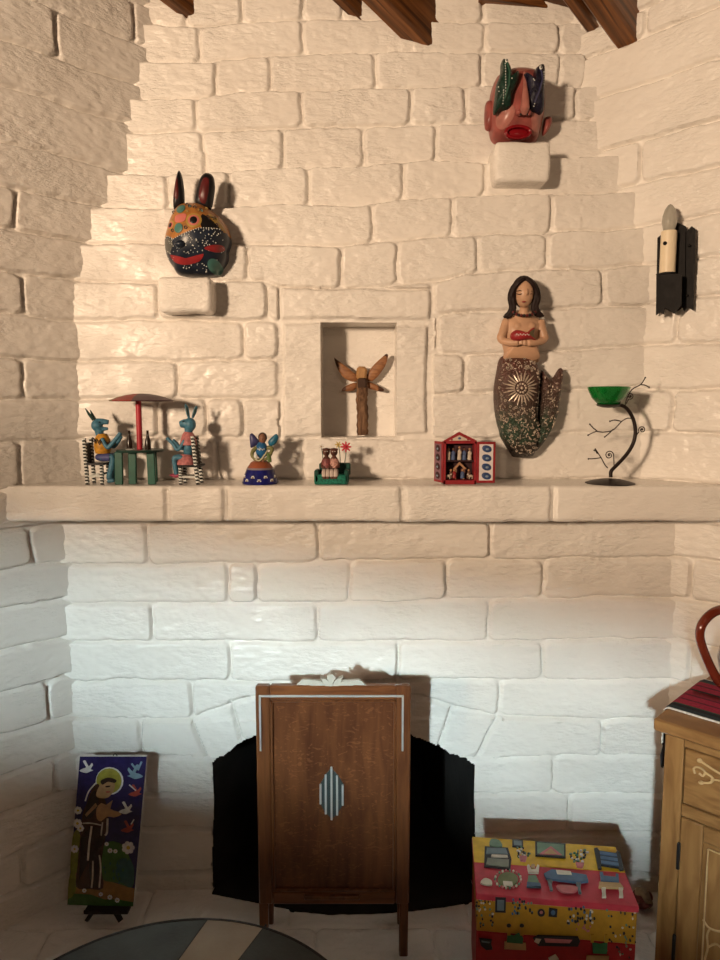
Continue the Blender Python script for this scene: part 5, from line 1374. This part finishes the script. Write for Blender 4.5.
    for cx_, cy_, k, qq in ((400, 205, 26, q1), (160, 145, 30, q2)):
        for i in range(k):
            a = rng.uniform(0, 6.28); r = rng.uniform(12, 62); x, y = cx_ + r * math.cos(a) * 1.0, cy_ + r * math.sin(a) * .75
            ta(qq(circ(x, y, rng.uniform(6, 11), rng.uniform(4, 8), 7)), (GR, CRE, EG, DK)[i % 4], .003)
    ta(q1([(385, 235), (440, 240), (430, 272), (395, 268)]), PK_, .005); ta(q2([(135, 195), (190, 200), (180, 228), (145, 224)]), PK_, .005)
    ta(q1([(498, 130), (715, 148), (715, 248), (500, 232)]), DK, .004); ta(q1([(512, 142), (704, 158), (704, 238), (514, 222)]), GR, .005); ta(q1([(530, 225), (610, 172), (690, 236)]), PK_, .006); ta(q1([(560, 226), (610, 190), (655, 232)]), TN, .0065)
    ta(q1([(110, 425), (140, 395), (185, 410), (190, 440), (150, 442)]), CRE, .004, True)
    ta(q1(circ(305, 400, 72, 50)), G('moss', (.14, .15, .06)), .003)
    for i in range(22):
        a = i * .2856; ta(q1(circ(305 + 92 * math.cos(a), 398 + 62 * math.sin(a), 8, 7, 7)), (CRE, PK_, GR)[i % 3], .003)
    ta(q1([(270, 420), (335, 425), (340, 450), (275, 448)]), CRE, .005)
    ta(q1([(450, 380), (505, 380), (540, 462), (438, 458)]), GR, .005); ta(q1([(440, 430), (535, 438), (540, 462), (438, 458)]), BLU, .006); ta(q1([(440, 310), (455, 305), (470, 340), (500, 340), (515, 305), (528, 312), (522, 360), (450, 358)]), CRE, .006); ta(q1(circ(483, 322, 15, 15)), TN, .008)
    TB = lambda pts: cs(pts, 460, 820, 3.6)
    ta(TB([(302, 205), (330, 190), (455, 210), (462, 232), (425, 236), (310, 222)]), BLU, .006); ta(TB([(345, 195), (398, 200), (402, 212), (350, 209)]), CRE, .008)
    for x, y in ((322, 225), (425, 235)): ta(TB([(x - 8, y), (x + 10, y + 2), (x + 8, y + 20), (x + 12, y + 38), (x + 2, y + 38), (x - 3, y + 18)]), GRY, .005)
    ta(TB([(350, 245), (420, 252), (410, 270), (365, 268)]), PK_, .005, True)
    ta(q2([(255, 105), (275, 100), (290, 120), (395, 135), (410, 120), (425, 135), (450, 245), (425, 250), (415, 232), (300, 215), (305, 238), (282, 240)]), DK, .004)
    for k in range(3): ta(q2([(292 + 4 * k, 128 + 30 * k), (402 + 6 * k, 145 + 30 * k), (406 + 6 * k, 165 + 30 * k), (295 + 4 * k, 148 + 30 * k)]), BLU, .006)
    ta(q2([(292, 265), (312, 268), (318, 290), (395, 298), (398, 275), (415, 280), (418, 330), (300, 322)]), BLU, .006); ta(q2([(288, 330), (425, 338), (448, 368), (285, 362)]), TN, .006)
    for x in (318, 430): ta(q2([(x - 14, 366), (x + 14, 366), (x + 12, 392), (x + 16, 425), (x - 12, 425), (x - 10, 392)]), CRE, .005)
    mb.build('lid', t)
chest()
def bundle():
    mb = MB(); rng = random.Random(2); c = W(647, 899, 1.70)
    m1 = mat('dull_red_cloth', (.14, .035, .025), .8, var=.5, scale=60); m2 = mat('dull_tan_cloth', (.22, .13, .07), .8, var=.4)
    z = .0
    P = WZ(647, 912, 0); base = Vector((P.x - .010, P.y + .02, 0))
    for i in range(7):
        a = i * .9; r = .026
        mb.tube(spl([base + Vector((-.03 + .006 * i, .01 * math.sin(a), .010 + .012 * (i % 4))), base + Vector((0, -.012 + .008 * math.cos(a), .022 + .012 * (i % 4))), base + Vector((.034 - .004 * i, .012 * math.cos(a), .010 + .013 * (i % 3)))], 12), [.006] + [.013] * 11 + [.007], m1 if i % 3 else m2, 9, flat=.7)
    tag(mb.build('cloth_bundle', loc=base), 'small crumpled red and tan bundle behind right end of the chest', 'cloth')
bundle()

# ============================================================ CABINET, RUNNER, JUG
TDIR = Vector((R2, -R2, 0)); BDIR = Vector((R2, R2, 0))
CFL = W(653.5, 718, 1.544); ZC = CFL.z
RC = Matrix((TDIR, BDIR, Vector((0, 0, 1)))).transposed()
def cp_(a, b, z): return CFL + TDIR * a + BDIR * b + Vector((0, 0, z - ZC))
def cabinet():
    PINE = wood('pine_upright', (.20, .088, .027), (.335, .165, .056), (16, 16, 2.2), 3, .45, bump=.2)
    PINEH = wood('pine_level', (.195, .086, .026), (.325, .16, .054), (5, 5, 20), 3, .45, bump=.2)
    CARV = mat('worn_carving', (.56, .36, .17), .5, var=.2)
    DRK = mat('gap_shadow_wood', (.05, .022, .008), .7); IRN = mat('hinge_black', (.010, .009, .009), .5)
    Lc, D = .86, .385
    t = thing('wooden_cabinet', 'carved golden pine cabinet standing against right wall', 'cabinet', cp_(Lc / 2, D / 2, 0))
    f = lambda u, v, off=0.: hit(u, v, cp_(0, .022, 0), -BDIR) - BDIR * off
    co = lambda p: ((p - CFL).dot(TDIR), p.z)
    tt = .030
    mb = MB(); mb.box(cp_(Lc / 2, D / 2, ZC - tt / 2), (Lc, D, tt), PINEH, RC, .004); mb.build('top', t)
    a0 = co(f(663, 780))[0]; zt = ZC - tt
    mb = MB(); mb.box(cp_((a0 + Lc - .02) / 2, D / 2 + .015, zt / 2 + .03), (Lc - .02 - a0 - .008, D - .05, zt - .06), DRK, RC, .001); mb.build('carcass', t)
    # stiles and rails
    a1 = co(f(682, 780))[0]; zd0 = co(f(690, 750))[1]; zd1 = co(f(690, 807))[1]; zdoor = co(f(690, 820))[1]
    for s in (0, 1):
        mb = MB(); x0_, x1_ = (a0, a1) if s == 0 else (Lc - .02 - (a1 - a0), Lc - .02)
        mb.box(cp_((x0_ + x1_) / 2, .022 + .018, zt / 2), (x1_ - x0_, .036, zt), PINE, RC, .002); mb.build('stile', t)
        mb = MB(); mb.box(cp_((x0_ + x1_) / 2, D - .03, zt / 2), (x1_ - x0_, .036, zt), PINE, RC, .002); mb.build('rear_post', t)
    mb = MB(); mb.box(cp_(a0 + .009, D / 2 + .015, zt / 2 + .03), (.012, D - .06, zt - .06), PINE, RC, .001); mb.build('side_panel', t)
    a2 = Lc - .02 - (a1 - a0)
    for z0_, z1_ in ((zd0 + .002, zt), (zdoor + .001, zd1 - .001), (.03, .075)):
        mb = MB(); mb.box(cp_((a1 + a2) / 2, .022 + .016, (z0_ + z1_) / 2), (a2 - a1 - .001, .030, z1_ - z0_), PINEH, RC, .002); mb.build('rail', t)
    mid = (a1 + a2) / 2
    def scroll(mb, base_a, base_z, sc, mir=1):
        fa = .0215 - .002
        def ln(pts, r): mb.tube(spl([cp_(base_a + mir * x * sc, fa, base_z + z * sc) for x, z in pts], 18), r, CARV, 6)
        ln([(0, .05), (.2, -.02), (.45, -.10), (.8, -.14), (1.2, -.10)], .0028)
        ln([(-.10, -.35), (-.14, -.22), (-.02, -.14), (.14, -.20), (.10, -.34), (.0, -.30)], .0024)
        ln([(.14, -.22), (.34, -.30), (.30, -.44), (.12, -.52)], .0028); ln([(.30, -.36), (.6, -.30), (.8, -.42), (.66, -.52)], .0024)
        mb.ell(cp_(base_a + mir * .06 * sc, fa, base_z - .54 * sc), (.006, .006, .004), CARV); mb.ell(cp_(base_a + mir * .0 * sc, fa, base_z + .05 * sc), (.006, .006, .005), CARV)
    # drawers
    for x0_, x1_, mir in ((a1 + .001, mid - .01, 1), (mid + .01, a2 - .001, -1)):
        mb = MB(); mb.box(cp_((x0_ + x1_) / 2, .022 + .014, (zd0 + zd1) / 2), (x1_ - x0_ - .002, .024, zd0 - zd1 - .003), PINEH, RC, .003)
        dr = mb.build('drawer', t)
        mb = MB(); sa, sz = co(f(700, 762)); sc = .085
        scroll(mb, sa if mir > 0 else Lc - .02 + a0 - sa, sz, sc, mir); mb.build('carved_scroll', dr)
        mb = MB(); kc = cp_((x0_ + x1_) / 2, .008, (zd0 + zd1) / 2); mb.ell(kc, .012, IRN); mb.tube([kc, kc + BDIR * .02], .005, IRN); mb.build('knob', dr)
    mb = MB(); mb.box(cp_(mid, .022 + .016, (zd0 + zd1) / 2), (.018, .030, zd0 - zd1), PINE, RC, .002); mb.build('rail', t)
    # doors
    af = co(f(700.5, 860))[0]; zp = co(f(706, 850))[1]
    for x0_, x1_, mir in ((a1 + .0015, mid - .001, 1), (mid + .001, a2 - .0015, -1)):
        w_ = x1_ - x0_; sw = af - a1; z0_, z1_ = .078, zdoor - .002
        mb = MB()
        mb.box(cp_((x0_ + x1_) / 2, .022 + .018, (z0_ + z1_) / 2), (w_ - .002, .018, z1_ - z0_), PINE, RC, .002)
        for xx in (x0_ + sw / 2, x1_ - sw / 2): mb.box(cp_(xx, .022 + .006, (z0_ + z1_) / 2), (sw, .012, z1_ - z0_), PINE, RC, .003)
        for zz in (z0_ + sw / 2, z1_ - sw * .4): mb.box(cp_((x0_ + x1_) / 2, .022 + .0065, zz), (w_ - 2 * sw, .011, sw * (1 if zz < .3 else .8)), PINEH, RC, .003)
        dr = mb.build('door', t)
        mb = MB(); ia, ib, iz0, iz1 = x0_ + sw + .012, x1_ - sw - .012, z0_ + sw + .014, z1_ - sw * .8 - .012
        mb.box(cp_((ia + ib) / 2, .022 + .008, (iz0 + iz1) / 2), (ib - ia, .008, iz1 - iz0), PINE, RC, .004)
        for (xx, zz, ww, h_) in ((ia, (iz0 + iz1) / 2, .003, iz1 - iz0), ((ia + ib) / 2, iz1, ib - ia, .003), (ib, (iz0 + iz1) / 2, .003, iz1 - iz0)): mb.box(cp_(xx, .0255, zz), (ww, .004, h_), CARV, RC, .001)
        mb.build('raised_panel', dr)
        mb = MB(); va, vz = co(f(708, 928)); fa = .022 + .003
        bx = va if mir > 0 else (Lc - .02 + a0 - va)
        for pts in ([(-.012, .012), (.0, .0), (.02, .002), (.04, .016)], [(.004, 0), (-.002, -.02), (.001, -.05), (-.004, -.09), (.004, -.14)], [(.0, -.05), (.02, -.03), (.04, -.05), (.03, -.08)], [(.0, -.09), (-.014, -.10), (-.012, -.13)]):
            mb.tube(spl([cp_(bx + mir * x, fa, vz + z) for x, z in pts], 14), .0024, CARV, 6)
        mb.build('carved_vine', dr)
        for zc_ in (co(f(680, 856))[1], .17):
            mb = MB(); mb.box(cp_(x0_ if mir > 0 else x1_, .0195, zc_), (.0065, .008, co(f(680, 843))[1] - co(f(680, 870))[1]), IRN, RC, .001)
            mb.build('hinge', dr)
cabinet()
def runner():
    f = lambda u, v: WZ(u, v, ZC)
    a = (f(666, 708) - CFL).dot(BDIR); b0 = a; L_ = .74
    cols = [('white_piping', (.62, .58, .52), .005), ('teal_black', (.018, .030, .034), .018), ('black_band', (.010, .010, .012), .016), ('green_band', (.03, .055, .035), .006), ('crimson', (.30, .012, .035), .030), ('wine', (.10, .006, .018), .007),
            ('crimson', (.30, .012, .035), .026), ('wine', (.10, .006, .018), .008), ('crimson', (.30, .012, .035), .030), ('black_band', (.010, .010, .012), .010), ('crimson', (.30, .012, .035), .028), ('wine', (.10, .006, .018), .008), ('crimson', (.30, .012, .035), .026), ('green_band', (.03, .055, .035), .006), ('teal_black', (.018, .030, .034), .018), ('white_piping', (.62, .58, .52), .004)]
    t = thing('table_runner', 'red and black striped woven runner on the cabinet top', 'table runner', cp_(L_ / 2, b0, ZC))
    mb = MB(); b = b0; th = .003
    prof = [(L_, .0005), (.02, .0005), (.004, .0005), (-.0035, -.004), (-.005, -.012), (-.006, -.05), (-.005, -.09)]
    for nm, c, w_ in cols:
        if b + w_ > .372: break
        m = mat('runner_' + nm, c, .85, var=.3, scale=220, stretch=(1, 1, 1), bump=.4, bscale=500)
        vs = []; fs = []
        for i, (x, z) in enumerate(prof):
            ou = (Vector((0, 0, 1)) * th if i < 3 else (-TDIR * th if i > 3 else (-TDIR + Vector((0, 0, 1))) * th * .7))
            for bb in (b, b + w_):
                p = cp_(x, bb, ZC + z); vs += [p, p + ou]
        for i in range(len(prof) - 1):
            o = i * 4; n_ = o + 4
            fs += [(o + 1, o + 3, n_ + 3, n_ + 1), (o, n_, n_ + 2, o + 2), (o, o + 1, n_ + 1, n_), (o + 2, n_ + 2, n_ + 3, o + 3)]
        e = (len(prof) - 1) * 4; fs += [(0, 2, 3, 1), (e, e + 1, e + 3, e + 2)]
        mb.add(vs, fs, m); b += w_
    mb.build('cloth', t)
    TS = mat('black_tassel_yarn', (.014, .012, .016), .9, bump=.4)
    mb = MB(); bt = b0 + .03; p = cp_(-.009, bt, ZC - .09)
    mb.tube([p + Vector((0, 0, .05)), p, p + Vector((0, 0, -.012))], [.006, .007, .007], TS, 10); mb.ell(p + Vector((0, 0, -.014)), (.008, .008, .009), TS)
    for k in range(5):
        a_ = k * 1.257; d = Vector((math.cos(a_), math.sin(a_), 0)) * .004
        mb.tube([p + d * .6 + Vector((0, 0, -.016)), p + d * 1.5 + Vector((-.003, 0, -.045)), p + d + Vector((-.003, 0, -.074))], [.003, .0024, .0018], TS, 6)
    mb.build('tassel', t)
runner()
def jug():
    GZ = mat('red_brown_glaze', (.16, .024, .010), .12, var=.35, scale=9, coat=.6); CR_ = mat('cream_glaze', (.55, .42, .28), .2)
    base = cp_(0, 0, ZC + .0035); x, y = .978, 1.672
    z = ZC + .0037
    t = thing('ceramic_jug', 'glossy red-brown ceramic jug with loop handle on the striped runner', 'jug', (x, y, z))
    mb = MB(); prof = [(0, 0), (.048, 0), (.052, .005), (.070, .04), (.078, .085), (.070, .135), (.050, .175), (.044, .20), (.050, .235), (.053, .245), (.047, .245), (.038, .20), (.044, .172), (.064, .13), (.071, .085), (.064, .045), (.045, .010), (0, .008)]
    mb.lathe(prof, (x, y, z), GZ, 48, ms=lambda i, j: CR_ if i in (1, 2) and True else GZ); mb.build('body', t)
    d = Vector((-.95, -.31, 0)).normalized(); c = Vector((x, y, 0)); pts = []
    for r, zz in ((.048, .212), (.085, .226), (.130, .222), (.162, .197), (.168, .165), (.150, .120), (.122, .072), (.096, .040), (.066, .030)):
        pts.append(c + d * r + Vector((0, 0, z + zz)))
    mb = MB(); P = spl(pts, 40); mb.tube(P, [.0105 + .003 * abs(i / len(P) - .5) for i in range(len(P))], GZ, 14, flat=1.15); mb.build('handle', t)
jug()

# ============================================================ ROUND TABLE
def round_table():
    h = .35; apex = WZ(203, 918, h); Rr = .385; cx, cy = apex.x, apex.y - Rr
    SL = mat('dark_slate', (.028, .033, .030), .4, var=.3, scale=14, bump=.15); ST = mat('pale_stone', (.34, .30, .24), .5, var=.15, scale=10, bump=.15); IRT = mat('table_iron', (.02, .018, .018), .5, metal=.5)
    t = thing('round_table', 'low round coffee table with dark slate and pale stone top in foreground', 'coffee table', (cx, cy, 0))
    # pale band: bounded by two chords
    L1a, L1b, L2a, L2b = WZ(208, 918.5, h), WZ(178, 960, h), WZ(267, 923, h), WZ(237, 962, h)
    def side(p, a, b): return (b.x - a.x) * (p.y - a.y) - (b.y - a.y) * (p.x - a.x)
    N_ = 180; circp = [Vector((cx + (Rr - .006) * math.cos(2 * math.pi * i / N_), cy + (Rr - .006) * math.sin(2 * math.pi * i / N_), h)) for i in range(N_)]
    def clip(poly, a, b, keep):
        out = []
        for i in range(len(poly)):
            p, q_ = poly[i], poly[(i + 1) % len(poly)]; sp_, sq = side(p, a, b) * keep, side(q_, a, b) * keep
            if sp_ >= 0: out.append(p)
            if sp_ * sq < 0: out.append(p.lerp(q_, sp_ / (sp_ - sq)))
        return out
    ins = Vector(((L1a.x + L2a.x) / 2, (L1a.y + L2a.y) / 2, h)); k1 = 1 if side(ins, L1a, L1b) > 0 else -1; k2 = 1 if side(ins, L2a, L2b) > 0 else -1
    band = clip(clip(circp, L1a, L1b, k1), L2a, L2b, k2); left = clip(circp, L1a, L1b, -k1); right = clip(circp, L2a, L2b, -k2)
    mb = MB()
    for poly, m in ((band, ST), (left, SL), (right, SL)): mb.prism([p - Vector((0, 0, .018)) for p in poly], (0, 0, .018), m)
    # grout lines and the small inner ring
    GRT = mat('grout', (.03, .03, .03), .8)
    for a, b in ((L1a, L1b), (L2a, L2b)):
        d = (b - a).normalized(); pp = [p for p in ()]
        e0, e1 = a + d * .004, a + d * .55
        mb.tube([e0 + Vector((0, 0, -.0012)), e1 + Vector((0, 0, -.0012))], .002, GRT, 6)
    mb.lathe([(.20, 0), (.20, .0008), (.196, .0008), (.196, 0)], (cx, cy, h), GRT, 64, close=True)
    mb.build('tabletop', t, sharp=30)
    mb = MB(); mb.lathe([(Rr - .006, h - .024), (Rr, h - .024), (Rr + .001, h - .004), (Rr - .001, h + .001), (Rr - .006, h + .001)], (cx, cy, 0), IRT, 120, close=True); mb.build('rim', t)
    for k in range(4):
        a = math.pi / 4 + k * math.pi / 2; mb = MB()
        mb.tube(spl([Vector((cx + r * math.cos(a), cy + r * math.sin(a), z)) for r, z in ((.30, h - .02), (.24, .22), (.20, .10), (.29, .008))], 18), .011, IRT, 10); mb.build('leg', t)
round_table()
